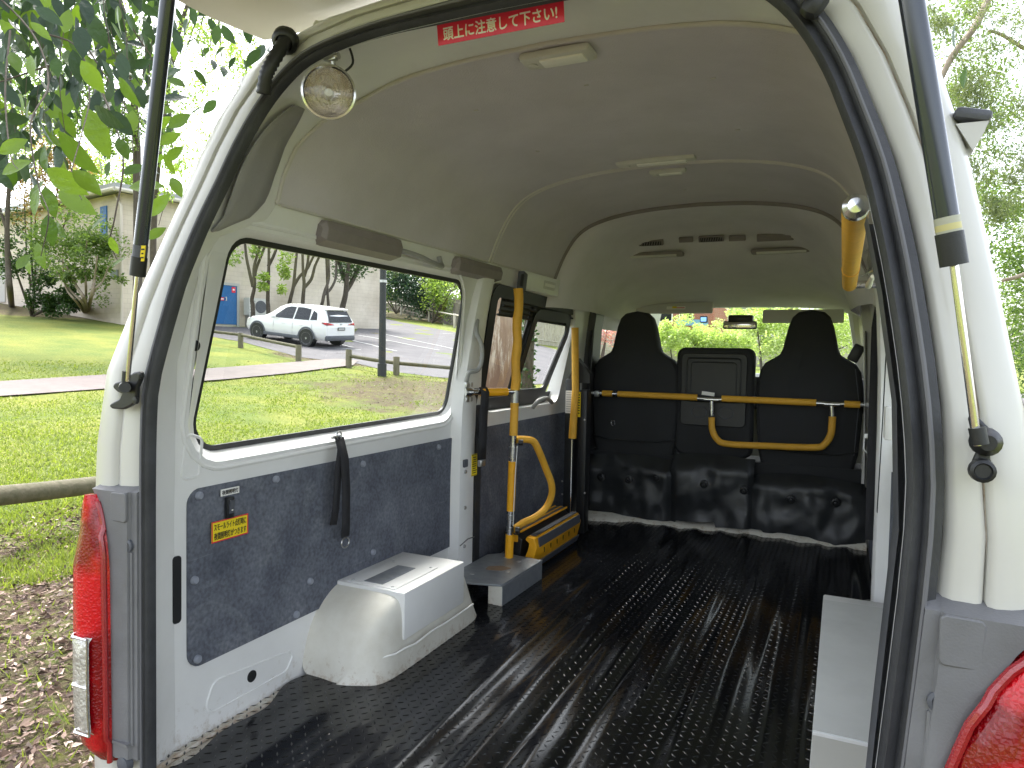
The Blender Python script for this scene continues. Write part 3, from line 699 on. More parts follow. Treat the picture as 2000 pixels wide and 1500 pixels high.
# ---- lift foot plate
b=MB(); z=.095
pts=[(-.80,1.50),(-.80,1.80),(-.735,1.86),(-.535,1.835),(-.548,1.43),(-.69,1.39)]
b.prism([(x,y,z-.006) for x,y in pts],(0,0,.008)); fp=P(b,'lift_base_plate',M['plate'],bev=.002)
b=MB(); b.box((-.541,1.63,.046),(.004,.40,.088),Matrix.Rotation(R_(-1.5),3,'Z')); b.box((-.575,1.432,.046),(.065,.004,.088)); P(b,'base_plate_skirt',M['plate'],fp)
b=MB(); b.box((-.575,1.4295,.046),(.062,.002,.086)); P(b,'worn_white_face',M['paint_worn'],fp)
b=MB(); b.tube([(-.53,1.84,.006),(-.535,1.6,.005),(-.54,1.44,.004)],.004,6); b.tube([(-.60,2.02,.005),(-.585,2.3,.006),(-.57,2.55,.006),(-.60,2.62,.005)],.006,6); P(b,'sealant_bead',M['caulk'],fp)
b=MB()
for x,y in [(-.70,1.79),(-.62,1.76),(-.72,1.50),(-.60,1.60)]: b.lathe((x,y,z+.002),(0,0,1),[(.011,0),(.010,.002),(0,.003)],12)
P(b,'plate_bolt',M['steel'],fp)
b=MB(); L=rr([(-.70,1.58),(-.63,1.60),(-.60,1.655),(-.66,1.665),(-.71,1.63)],.012); b.prism([(p.x,p.y,z+.0022) for p in L],(0,0,.0006)); P(b,'rust_patch',mat('rust',(.20,.13,.08),.7,var=.3,vscale=60),fp)
# ---- vertical pole with grips
xp0,xp1=-.686,-.655
def pole_at(z): t=(z-.09)/(1.33-.09); return Vector((lerp(-.688,-.664,t),1.80,z))
pole=MB(); pole.tube([pole_at(.09),pole_at(.6),pole_at(1.33)],.0155,16); po=P(pole,'lift_pole',M['chrome'])
def sleeve(z0,z1,r,m,wob=.0):
    b=MB(); n=10; b.tube([pole_at(lerp(z0,z1,i/n))+Vector((wob*math.sin(i*1.7),0,0)) for i in range(n+1)],[r+(.001*math.sin(i*2.1) if wob else 0) for i in range(n+1)],16); P(b,'yellow_grip',m,po)
sleeve(.092,.205,.0195,M['yellow_b']); sleeve(.315,.545,.019,M['yellow_b']); sleeve(.665,.815,.019,M['yellow']); sleeve(.875,1.335,.021,M['yellow'],.0035)
for z in (.23,.285,.60,.575,.855,.83): 
    b=MB(); b.tube([pole_at(z-.012),pole_at(z+.012)],.0175,16); P(b,'pole_collar',M['steel'],po)
b=MB(); c=at(1020,549,y=1.84); b.box(c,(.03,.05,.085),Matrix.Rotation(R_(-14),3,'X'),bev=.006); tb=P(b,'pole_top_bracket',M['darkgrey'],po)
b=MB(); b.box(c+Vector((.01,-.022,0)),(.014,.014,.06),Matrix.Rotation(R_(-14),3,'X'),bev=.003); P(b,'bracket_slot',M['black'],po)
# cross tube from pillar to pole
pa=Vector((-.80,1.56,.868)); pb=pole_at(.866)
b=MB(); b.tube([pa,pb],.013,14); ct=P(b,'cross_rail',M['chrome'])
b=MB(); d=(pb-pa); b.tube([pa+d*.30,pa+d*.36],.018,14);b.tube([pa+d*.42,pa+d*.82],.0185,14); P(b,'yellow_grip',M['yellow_b'],ct)
b=MB(); b.lathe(pa-d*.02,d,[(0,0),(.02,0),(.021,.03),(.014,.045)],16); P(b,'rail_end_cap',M['chrome'],ct)
for zz in (.90,.835):
    b=MB(); b.box((-.80,1.575,zz),(.012,.03,.022),bev=.003); b.box((-.80,1.61,zz),(.012,.02,.02),bev=.003); P(b,'rail_bracket',M['steel'],ct)
# D loop handle
lp=[pole_at(.64)+Vector((.0,.02,0)),at(1015,858,y=1.85),at(1040,861,y=1.90),at(1052,880,y=1.93),at(1066,915,y=1.99),at(1077,945,y=2.02),at(1077,968,y=2.04),at(1066,992,y=2.03),at(1045,1010,y=1.97),at(1020,1022,y=1.90),pole_at(.225)+Vector((.01,.02,0))]
o=grab(lp,.017,'loop_handle',M['yellow'])
b=MB(); b.lathe(pole_at(.635)+Vector((.03,-.005,0)),(1,.3,0),[(0,0),(.014,0),(.014,.02),(0,.02)],14); b.lathe(pole_at(.23)+Vector((.03,-.005,0)),(1,.3,0),[(0,0),(.016,0),(.016,.02),(0,.02)],14); P(b,'loop_pivot',M['black'],o)
b=MB(); b.tube([pole_at(.62)+Vector((.026,-.012,0)),pole_at(.45)+Vector((.022,-.014,0)),pole_at(.25)+Vector((.02,-.012,0))],.0022,6); P(b,'release_cable',M['cable'],o)
# black webbing on the cross rail
def ribbon(b,pts,wv,w,th=.002,mi=0):
    wv=Vector(wv).normalized(); rws=[]
    for p in pts: p=Vector(p); rws.append([p-wv*w/2,p+wv*w/2])
    n=Vector((0,0,0))
    b.loft(rws,mi=mi)
b=MB(); ca=pa+d*.34
ribbon(b,[ca+Vector((.0,0,.022)),ca+Vector((.018,-.012,.0)),ca+Vector((.012,-.012,-.1)),ca+Vector((.005,-.005,-.22)),ca+Vector((.0,0,-.30))],(.35,1,0),.048)
ribbon(b,[ca+Vector((-.03,.0,.015)),ca+Vector((-.06,.02,-.08)),ca+Vector((-.045,.04,-.16)),ca+Vector((-.005,.02,-.24)),ca+Vector((-.0,.01,-.29))],(.35,1,0),.03)
st=b.build('hanging_strap',M['strap'],None,solid=.003); tag(st,'black webbing loop hanging from the short yellow cross rail','strap')
b=MB(); b.box(ca+Vector((-.0,0,-.315)),(.02,.045,.03),bev=.004); P(b,'strap_buckle',M['steel'],st)
# wall strap with D ring
c=at(660,860,x=-.815); b=MB()
ribbon(b,[c+Vector((0,0,.01)),c+Vector((.012,.0,-.03)),c+Vector((.014,-.015,-.10)),c+Vector((.010,-.02,-.22)),c+Vector((.004,-.025,-.275))],(0,1,-.12),.032)
ribbon(b,[c+Vector((.004,.004,.01)),c+Vector((.018,.012,-.06)),c+Vector((.02,.02,-.16)),c+Vector((.014,.028,-.28)),c+Vector((.012,.028,-.325))],(0,1,0),.04)
st=b.build('wall_strap',M['strap'],None,solid=.003); tag(st,'black webbing strap with a D ring hanging below the large quarter window','strap')
dr=c+Vector((.012,.028,-.345)); b=MB(); b.tube([dr+Vector((0,.018*math.cos(a)*1.1,.017*math.sin(a))) for a in [k*math.pi/8 for k in range(16)]],.0025,6,closed=True); P(b,'d_ring',M['steel'],st)
b=MB(); b.box(c+Vector((-.006,0,.012)),(.012,.05,.012),bev=.003); b.tube([c+Vector((.004,.012*math.cos(a),.016+.014*math.sin(a))) for a in [k*math.pi/8 for k in range(16)]],.003,6,closed=True); P(b,'strap_hook',M['steel'],st)
# ---- folded lift platform (yellow with black grip)
lift=MB()
def rampplate(x0,x1,y0,y1,z0,z1,tx,m):
    pass
b=MB(); b.prism([(-.625,1.885,.02),(-.605,1.885,.05),(-.585,1.885,.135),(-.60,1.885,.175),(-.635,1.885,.182),(-.645,1.885,.165),(-.625,1.885,.15),(-.63,1.885,.12),(-.665,1.885,.03)],(0,.62,0)); lf=P(b,'lift_ramp',M['yellow_b'],bev=.003,ang=40)
b=MB(); rot=Matrix.Rotation(R_(13),3,'Y')
b.box((-.5865,2.20,.152),(.006,.57,.042),Matrix.Rotation(R_(-6),3,'Y')); b.box((-.6055,2.24,.038),(.006,.55,.036),Matrix.Rotation(R_(22),3,'Y')); b.box((-.617,2.20,.1825),(.028,.57,.004)); P(b,'black_grip_tape',M['darkgrey'],lf)
b=MB()
for k in range(6): b.box((-.5935+.0,2.00+.085*k,.098),(.004,.006,.035),Matrix.Rotation(R_(38),3,'X')@Matrix.Rotation(R_(14),3,'Y'))
P(b,'ramp_slot_mark',M['black'],lf)
b=MB(); b.prism([(-.665,1.87,.08),(-.655,1.87,.165),(-.70,1.87,.20),(-.75,1.87,.195),(-.75,1.87,.02),(-.69,1.87,.02)],(0,.64,0)); P(b,'ramp_inner_frame',M['black'],lf,bev=.003)
b=MB(); 
for x in (-.668,-.70,-.735): b.box((x,2.19,.201),(.006,.62,.008))
b.box((-.70,1.868,.17),(.05,.006,.03)); P(b,'ramp_yellow_edge',M['yellow_b'],lf)
b=MB(); b.box((-.684,2.19,.199),(.022,.62,.006)); b.box((-.717,2.19,.199),(.022,.62,.006)); P(b,'ramp_top_tread',M['darkgrey'],lf)
# lift column
b=MB(); b.box((-.735,2.74,.45),(.055,.10,.90),bev=.004); b.box((-.66,2.74,.42),(.05,.08,.84),bev=.004); b.prism([(-.76,2.70,.88),(-.62,2.70,.88),(-.62,2.70,.93),(-.70,2.70,1.02)],(0,.06,0)); lc=P(b,'lift_column',M['black'])
b=MB(); b.tube([at(1123,640,y=2.66),at(1124,760,y=2.66),at(1118,856,y=2.66)],[.021,.020,.0225],14); P(b,'yellow_pole_pad',M['yellow'],lc)
b=MB(); b.tube([at(1117,858,y=2.665),at(1114,1005,y=2.665)],.004,8); P(b,'lift_cable',M['chrome'],lc)
b=MB(); c=at(1111,785,y=2.685); b.box(c,(.04,.002,.13)); P(b,'white_instruction_label',M['white'],lc,smooth=False)
b=MB(); 
for k in range(9): b.box(c+Vector((0,-.0015,.055-k*.0135)),(.030,.001,.0035))
P(b,'label_lettering',mat('pale_ink',(.35,.35,.36),.6),lc,smooth=False)
b=MB(); c=at(1131,790,y=2.685); b.box(c,(.018,.002,.145)); P(b,'yellow_instruction_label',M['yellst'],lc,smooth=False)
b=MB()
for k in range(8): b.box(c+Vector((0,-.0015,.055-k*.015)),(.010,.001,.006))
P(b,'label_lettering',M['blackink'],lc,smooth=False)
for px,py in [(1098,940),(1098,965),(1098,990),(1142,820),(1142,963)]:
    b=MB(); b.lathe(at(px,py,y=2.695),(0,-1,0),[(.006,0),(.006,.004),(0,.005)],8); P(b,'column_bolt',M['steel'],lc)
# ---- cross bar behind the seats with drop loop
YB=3.23
def bp(px,py,dy=0): return at(px,py,y=YB+dy)
b=MB(); b.tube([bp(1152,767),bp(1400,780),bp(1692,791)],.0125,14); br=P(b,'seat_guard_rail',M['chrome'])
b=MB()
for x0,x1 in ((1177,1196),(1207,1362),(1410,1594),(1649,1680)):
    f=lambda x: 767+(x-1152)*(24/540); b.tube([bp(x0,f(x0)),bp((x0+x1)/2,f((x0+x1)/2)),bp(x1,f(x1))],.0195,16)
P(b,'yellow_grip',M['yellow'],br)
lp=[bp(1390,790),bp(1390,815),bp(1391,838),bp(1400,857),bp(1420,867),bp(1500,871),bp(1590,874),bp(1610,868),bp(1622,850),bp(1625,828),bp(1626,805),bp(1626,792)]
def catm(P_,k=5):
    sm=[]
    for i in range(len(P_)-1):
        p0=P_[max(i-1,0)];p1=P_[i];p2=P_[i+1];p3=P_[min(i+2,len(P_)-1)]
        for j in range(k):
            t=j/k; sm.append(.5*((2*p1)+(-p0+p2)*t+(2*p0-5*p1+4*p2-p3)*t*t+(-p0+3*p1-3*p2+p3)*t**3))
    sm.append(P_[-1]); return sm
b=MB(); sm=catm(lp,5); b.tube(sm[5:-7],.0195,16); P(b,'yellow_drop_loop',M['yellow'],br)
b=MB(); b.tube([bp(1390,781),bp(1390,812)],.014,12); b.tube([bp(1624,788),bp(1625,815)],.014,12); b.tube([bp(1376,779.5),bp(1404,781)],.016,12); b.tube([bp(1610,789),bp(1640,790)],.016,12); P(b,'rail_tee_joint',M['chrome'],br)
b=MB(); c=bp(1383,769,-.015); b.box(c,(.075,.004,.022),Matrix.Rotation(R_(6),3,'Y')); P(b,'white_tag',M['white'],br)
b=MB(); b.box(bp(1166,769),(.03,.03,.04),bev=.005); b.box(bp(1694,791),(.03,.03,.03),bev=.005); P(b,'rail_clamp',M['steel'],br)
# ---- front seats
def seat_shell(b,outline,y0,y1,bulge=.03,rows=4):
    # outline (x,z) polygon -> pillow shape between y0 (rear) and y1
    c=sum((Vector(p) for p in outline),Vector((0,0)))/len(outline); rr_=[]
    for t in [0,.04,.14,.35,.65,.86,.96,1]:
        k=1-.075*(abs(2*t-1))**5; rr_.append([Vector((c.x+(p[0]-c.x)*k,lerp(y0,y1,t),c.y+(p[1]-c.y)*(1-(1-k)*.6))) for p in outline])
    b.loft(rr_,closed=True)
    for k,(rw,yy) in enumerate(((rr_[0],y0-bulge),(rr_[-1],y1+bulge))):
        vs=list(rw); ringp=rw; 
        for f in (.75,.4):
            cc=Vector((c.x,yy,c.y)); nr=[Vector((lerp(c.x,p.x,f),lerp(yy,p.y,f**2.2),lerp(c.y,p.z,f))) for p in rw]; b.loft([ringp,nr],closed=True); ringp=nr
        b.add([*ringp],[tuple(range(len(ringp)))])
def lofted_seat(cx,left):
    half=[(0,.33),(.17,.33),(.245,.38),(.272,.50),(.286,.70),(.286,.88),(.272,.97),(.245,1.015),(.205,1.04),(.165,1.065),(.150,1.10),(.138,1.16),(.122,1.23),(.102,1.285),(.07,1.315),(0,1.328)]
    pts=[(cx+x,z) for x,z in half]+[(cx-x,z) for x,z in half[::-1][1:-1]]
    pts=[tuple(p) for p in rpoly(pts,.02,2)]
    b=MB(); seat_shell(b,pts,3.30,3.42,.02); s=P(b,'front_seat',M['seatfab'],ang=50)
    b=MB(); b.tube([Vector((cx-.27,3.292,.52)),Vector((cx-.15,3.272,.50)),Vector((cx+.15,3.272,.50)),Vector((cx+.27,3.292,.52))],.004,6); P(b,'seat_seam',M['black'],s)
    b=MB(); b.box((cx,3.60,.42),(.52,.50,.16),bev=.05); P(b,'seat_cushion',M['seatfab'],s)
    if not left:
        b=MB(); b.tube([Vector((cx+.24,3.30,.99)),Vector((cx+.265,3.29,.80)),Vector((cx+.25,3.29,.5))],.003,6); P(b,'seat_piping',M['darkgrey'],s)
    return s
s1=lofted_seat(-.525,True); s1['label']='left front seat with tapered one piece headrest'; s2=lofted_seat(.508,False); s2['label']='right front seat with tapered one piece headrest'
b=MB(); seat_shell(b,[tuple(p) for p in rpoly([(-.262,.43),(.205,.43),(.205,1.10),(-.262,1.10)],.05,4)],3.31,3.42,.005); cs=P(b,'centre_seat',M['seatfab'],ang=50)
b=MB(); L=rpoly([(-.225,.62),(.165,.62),(.165,1.065),(-.225,1.065)],.03,4); b.prism([(p.x,3.312,p.y) for p in L],(0,-.018,0)); P(b,'folding_tray',M['black'],cs,bev=.004)
b=MB(); L=rpoly([(-.19,.77),(.13,.77),(.13,1.035),(-.19,1.035)],.02,4); b.tube([(p.x,3.291,p.y) for p in L],.005,6,closed=True); L=rpoly([(-.165,.79),(.105,.79),(.105,1.01),(-.165,1.01)],.02,4); b.tube([(p.x,3.292,p.y) for p in L],.0035,6,closed=True); P(b,'tray_rim',M['black'],cs)
b=MB()
for x in (-.11,.05): b.tube([(x+.045*math.cos(a),3.292,.705+.035*math.sin(a)) for a in [k*math.pi/10 for k in range(20)]],.003,6,closed=True)
P(b,'cup_holder_ring',M['darkgrey'],cs)
# padded vinyl seat base cover
def vinyl(x0,x1,z0f,name):
    b=MB(); rws=[]; nx=40
    for j in range(15):
        t=j/14; rw=[]
        for i in range(nx+1):
            u=i/nx; x=lerp(x0,x1,u); z0,z1=z0f(x); z=lerp(z0,z1,t)
            q=noise.noise(Vector((x*5.2,z*6,1.7))); q2=noise.noise(Vector((x*14,z*13,4)))
            y=3.165+.07*max(0,t-.8)*5*t-.026*q-.011*q2-.010*math.sin(math.pi*u)+.006*math.sin(z*60+x*9+4*q)*max(0,t-.3)
            edge=min(u,1-u); y+=.016*max(0,1-edge*16)
            rw.append(Vector((x,y,z)))
        rws.append(rw)
    b.loft(rws); return P(b,name,M['vinyl'],ang=180)
def zlow(x): return .028+.02*math.sin(x*5)+(.03 if abs(x+.1)<.12 else 0)-.012*(x>.3)
v1=vinyl(-.80,-.235,lambda x:(zlow(x),.40+.02*math.cos((x+.5)*6)),'padded_seat_base_cover')
v2=vinyl(-.245,.235,lambda x:(zlow(x),.44+.02*math.cos(x*6)),'padded_seat_base_cover')
v3=vinyl(.225,.83,lambda x:(zlow(x),.36+.02*math.cos((x-.5)*6)),'padded_seat_base_cover')
for px,py,vv in [(1174,932,v1),(1228,937,v1),(1282,932,v1),(1375,946,v2),(1453,958,v2),(1545,976,v3),(1632,982,v3)]:
    p=at(px,py,y=3.15); b=MB(); b.lathe(p,(0,-1,0),[(.026,-.01),(.024,.006),(.014,.010),(.010,.006),(.008,.014),(0,.016)],18); P(b,'vinyl_button',M['black'],vv)
b=MB(); b.box((0,3.44,.22),(1.62,.3,.40)); P(b,'engine_cover',M['seatfab'])
# white painted sill under the vinyl
b=MB(); rws=[]
for i in range(34):
    x=lerp(-.80,.835,i/33); h=.052+.008*math.sin(x*7)+.012*(x>.2); yw=3.14+.035*math.sin(x*2.5+1)-.05*(x<-.55)+.01*math.sin(x*11)
    h*=.62; rws.append([Vector((x,yw-.03,0)),Vector((x,yw-.022,h*.55)),Vector((x,yw+.0,h)),Vector((x,yw+.10,h+.01))])
b.loft(rws); P(b,'seat_sill',M['paint_worn'],ang=180)
# seat belts etc in the cab
b=MB(); ribbon(b,[at(1722,596,y=1.95),at(1715,640,y=1.93),at(1711,760,y=1.9),at(1707,880,y=1.85),at(1703,1055,y=1.75)],(1,.15,0),.046); sb=P(b,'seat_belt_webbing',M['strap'],solid=.003)
b=MB(); ribbon(b,[at(1740,600,x=.80),at(1730,700,x=.80),at(1724,820,x=.80),at(1713,1000,x=.80)],(0,1,0),.03); P(b,'seat_belt_return',M['strap'],sb,solid=.002)
c=at(1718,584,x=.80); b=MB(); b.box(c,(.04,.09,.06),bev=.012); P(b,'belt_anchor_cover',M['ltgrey_pl'],sb)
c=at(1694,868,y=2.2); b=MB(); b.tube([c+Vector(q) for q in ((-.012,0,.03),(-.014,0,-.02),(0,0,-.036),(.014,0,-.02),(.012,0,.03))],.0035,6,closed=True); b.box(c+Vector((0,0,.035)),(.03,.006,.02),bev=.003); P(b,'belt_tongue',M['white'],sb)
b=MB(); b.box((.80,1.62,.10),(.07,.20,.16),bev=.03); bm_=P(b,'belt_reel_cover',M['black'],sb); b=MB(); b.box((.775,1.60,.185),(.03,.03,.012)); P(b,'reel_tag',M['yellst'],sb)
b=MB(); b.box(at(1735,826,x=.80),(.02,.05,.09),bev=.004); P(b,'belt_height_slider',M['yellst'] if False else M['ltgrey_pl'],sb)
# driver side belt + b-pillar in cab
for s in (-1,1):
    b=MB(); b.loft([[Vector((s*.86,3.20,z)),Vector((s*(.80-dx),3.24,z)),Vector((s*(.80-dx),3.40,z)),Vector((s*.86,3.44,z))] for z,dx in ((0,.0),(.8,.0),(1.2,.02),(1.42,.05))]); P(b,'door_pillar',M['ltgrey_pl'] if s>0 else M['black'],ang=50)
    b=MB(); b.loft([[Vector((s*.93,y,z)) for z in (-.1,.87)] for y in (3.3,4.6)]); P(b,'cab_door_panel',M['black'])
    b=MB(); ribbon(b,[(s*.79,3.23,1.20),(s*.80,3.22,.95),(s*.815,3.20,.4),(s*.815,3.2,.1)],(0,1,.0),.05); P(b,'front_belt_webbing',M['strap'],solid=.003)
c=at(1672,690,y=3.28); b=MB(); b.box(c,(.06,.04,.10),Matrix.Rotation(R_(25),3,'Y'),bev=.01); P(b,'belt_guide',M['black'])
c=at(1197,826,y=3.27); b=MB(); b.tube([c+Vector(q) for q in ((-.012,0,.012),(-.010,0,-.012),(.004,0,-.020),(.014,0,-.008),(.010,0,.014))],.0022,6,closed=True); P(b,'seat_back_hook',M['chrome'],s1)
# windscreen, pillars, dash, visors, mirror, dashcam
b=MB(); b.add([(-.80,4.02,1.42),(.80,4.02,1.42),(.84,4.62,.90),(-.84,4.62,.90)],[(0,1,2,3)]); ws=P(b,'windscreen',M['glass_w'],smooth=False)
for s in (-1,1):
    b=MB(); b.tube([(s*.735,3.99,1.44),(s*.78,4.25,1.20),(s*.83,4.60,.88)],.05,10); P(b,'front_pillar',M['ltgrey_pl'])
b=MB(); b.box((0,4.05,1.44),(1.7,.10,.07),bev=.02); P(b,'windscreen_header',M['ltgrey_pl'])
b=MB(); b.box((0,4.45,.80),(1.75,.55,.25),bev=.06); P(b,'dashboard',M['black'])
b=MB(); b.loft([[Vector((-.93,4.3,-.5)),Vector((-.93,4.75,-.4)),Vector((-.93,4.72,.88))],[Vector((.93,4.3,-.5)),Vector((.93,4.75,-.4)),Vector((.93,4.72,.88))]]); P(b,'front_panel',M['paint'])
def visor(x0,x1,y0,y1,dep):
    a_=at(x0,y0,y=dep);b_=at(x1,y1,y=dep); c=(a_+b_)/2; b=MB(); b.box(c,(abs(b_.x-a_.x),.02,abs(b_.z-a_.z)),Matrix.Rotation(R_(-20),3,'X'),bev=.009); return P(b,'sun_visor',M['ltgrey_pl']),c
vz,c=visor(1243,1392,591,613,3.86)
b=MB(); b.box(c+Vector((.02,-.02,.0)),(.13,.003,.022),Matrix.Rotation(R_(-20),3,'X')); q=P(b,'visor_label',M['white'],vz,smooth=False)
b=MB(); b.box(c+Vector((.01,-.0225,.004)),(.03,.003,.014),Matrix.Rotation(R_(-20),3,'X')); P(b,'visor_label_mark',M['yellst'],vz,smooth=False)
b=MB(); b.box(c+Vector((.045,-.0225,.0)),(.07,.003,.004),Matrix.Rotation(R_(-20),3,'X')); P(b,'visor_label_text',M['redst'],vz,smooth=False)
visor(1490,1648,604,632,3.86)
c=at(1445,635,y=3.86); b=MB(); b.box(c,(.22,.022,.055),bev=.01); mr=P(b,'rear_view_mirror',M['black'])
b=MB(); b.box(c+Vector((0,-.013,0)),(.205,.002,.042),bev=.0008); P(b,'mirror_glass',M['rod'],mr); b=MB(); b.box(c+Vector((.0,.05,.045)),(.16,.08,.05),bev=.01); P(b,'mirror_mount',M['black'],mr)
c=at(1375,624,y=3.86); b=MB(); b.box(c,(.05,.035,.045),bev=.006); dc=P(b,'dash_camera',M['black'])
sc_=bpy.data.materials.new('dashcam_screen'); sc_.use_nodes=True; q=sc_.node_tree.nodes['Principled BSDF']; q.inputs['Base Color'].default_value=(.1,.2,.4,1); q.inputs['Emission Color'].default_value=(.25,.5,.9,1); q.inputs['Emission Strength'].default_value=.25
b=MB(); b.box(c+Vector((0,-.019,0)),(.038,.002,.03)); P(b,'camera_screen',sc_,dc)
# left outer door mirror seen through the side glass is out of view; right wall rack and bar
b=MB(); ba=at(1671,407,y=.14); bb=at(1659,556,y=1.28)
b.tube([ba,bb],.021,18); gr=P(b,'right_grab_bar',M['yellow']); gr.name='long_grab_bar'
b=MB(); b.lathe(ba,ba-bb,[(.019,-.02),(.021,.0),(.020,.018),(.012,.026),(0,.028)],20); b.tube([ba+Vector((0,.0,0)),ba+Vector((.05,.01,.02))],.012,10); b.tube([bb,bb+Vector((.08,.0,.0))],.012,10); P(b,'bar_end_bracket',M['chrome'],gr)
b=MB(); b.tube([ba.lerp(bb,.66)+Vector((0,-.001,0)),ba.lerp(bb,.668)],.0222,18); P(b,'bar_joint_ring',M['yellow_b'],gr)
b=MB()
for l in ([(1698,458),(1724,497)],[(1700,463),(1712,480)],[(1676,497),(1718,474)],[(1683,518),(1702,550)],[(1670,545),(1712,525)],[(1712,527),(1726,562)]):
    p,q=at(*l[0],x=.745),at(*l[1],x=.745); b.tube([p,q],.004,8)
rk=P(b,'wire_rack',M['chrome'])
b=MB()
for l in ([(1725,500),(1716,519)],[(1704,540),(1696,558)]): b.tube([at(*l[0],x=.74),at(*l[1],x=.742)],[.005,.010],8)
P(b,'white_cord_end',M['white'],rk)
# ---- reversing floodlight hanging at top left
c=at(642,180,y=.20); b=MB()
ax=(CAM-c).normalized(); ax=Vector((ax.x*.9,ax.y,ax.z+.25)).normalized()
b.lathe(c,ax,[(.012,-.075),(.035,-.068),(.056,-.035),(.062,-.004),(.063,.004),(.058,.006)],32); fl=P(b,'reversing_floodlight',M['chrome'])
b=MB(); b.lathe(c,ax,[(.058,.002),(.045,.009),(.025,.012),(0,.013)],32); P(b,'floodlight_lens',glassmat('lamp_glass',(.85,.85,.84)),fl)
b=MB(); b.lathe(c-ax*.001,ax,[(.056,0),(.045,-.022),(.03,-.038),(.012,-.048),(0,-.05)],32); P(b,'floodlight_reflector',mat('reflector',(.75,.7,.66),.22,1,bump=.6,bscale=60),fl)
b=MB(); b.lathe(c,ax,[(0,-.03),(.01,-.03),(.012,-.012),(.009,-.002),(0,0)],12); P(b,'floodlight_bulb',M['white'],fl)
b=MB(); b.tube([c+Vector((.0,.02,.05)),c+Vector((.0,.01,.09)),c+Vector((0,.01,.115))],.006,8); b.box(c+Vector((0,.01,.085)),(.03,.014,.02),bev=.003); b.lathe(c+Vector((-.02,.01,.085)),(1,0,0),[(0,0),(.008,0),(.008,.04),(0,.04)],10); P(b,'floodlight_bracket',M['steel'],fl)
b=MB(); b.tube(catm([c+Vector((.01,.03,.05)),c+Vector((.03,.05,.08)),c+Vector((.02,.05,.12))]),.003,6); P(b,'floodlight_cable',M['black'],fl)
# ---- tailgate overhead
tg=[];nx=28
b=MB()
for j,yy in enumerate((.37,.30,.22,.10,-.08,-.30,-.55,-.80,-1.0)):
    t=j/8; rw=[]
    for i in range(nx+1):
        u=-1+2*i/nx; hw=interp([(-1,.80),(-.3,.86),(.2,.85),(.37,.80)],yy)
        zz=1.895+.07*(1-abs(u)**3)*(1 if yy<.3 else .5) - .0*t +.03*max(0,-yy)+ (.018*math.sin(u*5+yy*6))*(1 if .3<abs(u)<.95 else .4)
        if 2<=j<=6 and abs(u)<.7: zz+=.03
        rw.append(Vector((u*hw,yy,zz)))
    tg.append(rw)
b.loft(tg); top=[[p+Vector((0,0,.06)) for p in rw] for rw in tg]; b.loft(top); b.loft([[rw[0] for rw in tg],[rw[0] for rw in top]]); b.loft([[rw[-1] for rw in tg],[rw[-1] for rw in top]]); b.loft([tg[0],top[0]])
tgo=P(b,'tailgate',M['paint'],ang=70)
# lip frame of the opening above the seal
# hinge brackets
for px,s in ((612,1),):
  for (x0,y0) in ((625,52),(688,47)):
    p=at(x0,y0,y=.30); b=MB(); b.box(p,(.035,.012,.028),bev=.005); b.lathe(p+Vector((0,-.006,0)),(0,-1,0),[(.011,0),(.011,.008),(.006,.01),(0,.01)],6); P(b,'hinge_bolt_plate',M['paint'])
  b=MB(); b.prism([at(635,62,y=.30),at(650,50,y=.30),at(680,58,y=.30),at(690,66,y=.30),at(680,98,y=.30),at(668,104,y=.30),at(664,80,y=.30),at(642,78,y=.30)],(0,.02,0)); P(b,'tailgate_hinge',M['paint'],bev=.003)
# wiring boots
b=MB(); pts=catm([at(562,72,y=.17),at(548,95,y=.14),at(530,125,y=.12),at(519,150,y=.115),at(514,185,y=.12)],6); b.tube(pts,[.014+(.003 if i%2 else 0) for i in range(len(pts))],14)
b.lathe(at(562,72,y=.18),at(562,72,y=.18)-at(548,95,y=.14),[(.020,-.035),(.030,-.03),(.031,-.012),(.020,0),(.014,.02)],18); P(b,'wiring_boot',M['black'],ang=60)
b=MB(); b.box(at(1592,6,y=.12),(.036,.036,.05),Matrix.Rotation(R_(35),3,'Y'),bev=.015); P(b,'rubber_buffer',M['black'])
# ---- gas struts
def strut(rodpts,body,rname,lab,sy=-.07):
    a0,a1=rodpts; b0,b1=body
    b=MB(); b.tube([b0,b1],.0145,20); s=P(b,'gas_strut',M['gloss_blk']); s['label']=lab
    b=MB(); b.tube([a0,a1],.0052,12); P(b,'strut_rod',M['rod'],s)
    dd=(b0-b1).normalized(); b=MB(); b.tube([b0-dd*.03,b0+dd*.012],.0165,20); P(b,'strut_end_cap',M['black'],s)
    return s,dd
sL,dL=strut((at(249,745,y=-.075),at(269,535,y=-.085)),(at(269.5,528,y=-.085),at(331,-30,y=-.12)),'l','left gas strut with small yellow label')
bL0=at(269.5,528,y=-.085)
b=MB(); q=at(272,495,y=-.087); ax=(at(331,-30,y=-.12)-bL0).normalized(); 
b.tube([bL0+ax*.02,bL0+ax*.055],.0150,20); P(b,'strut_label',M['darkgrey'],sL)
b=MB(); pc=bL0+ax*.037+(CAM-q).normalized()*.0128+CR*.0055; rotL=Matrix((CR,ax.cross(CR).cross(CR)*0+ax,CR.cross(ax))).transposed(); b.box(pc,(.011,.034,.003),rotL); P(b,'yellow_strut_label',M['yellst'],sL)
b=MB()
for k,(w_) in enumerate((.007,.004,.007)): b.box(pc+ax*(-.009+.009*k)+(CAM-q).normalized()*.002,(w_,.003,.001),rotL)
P(b,'label_lettering',M['blackink'],sL,smooth=False)
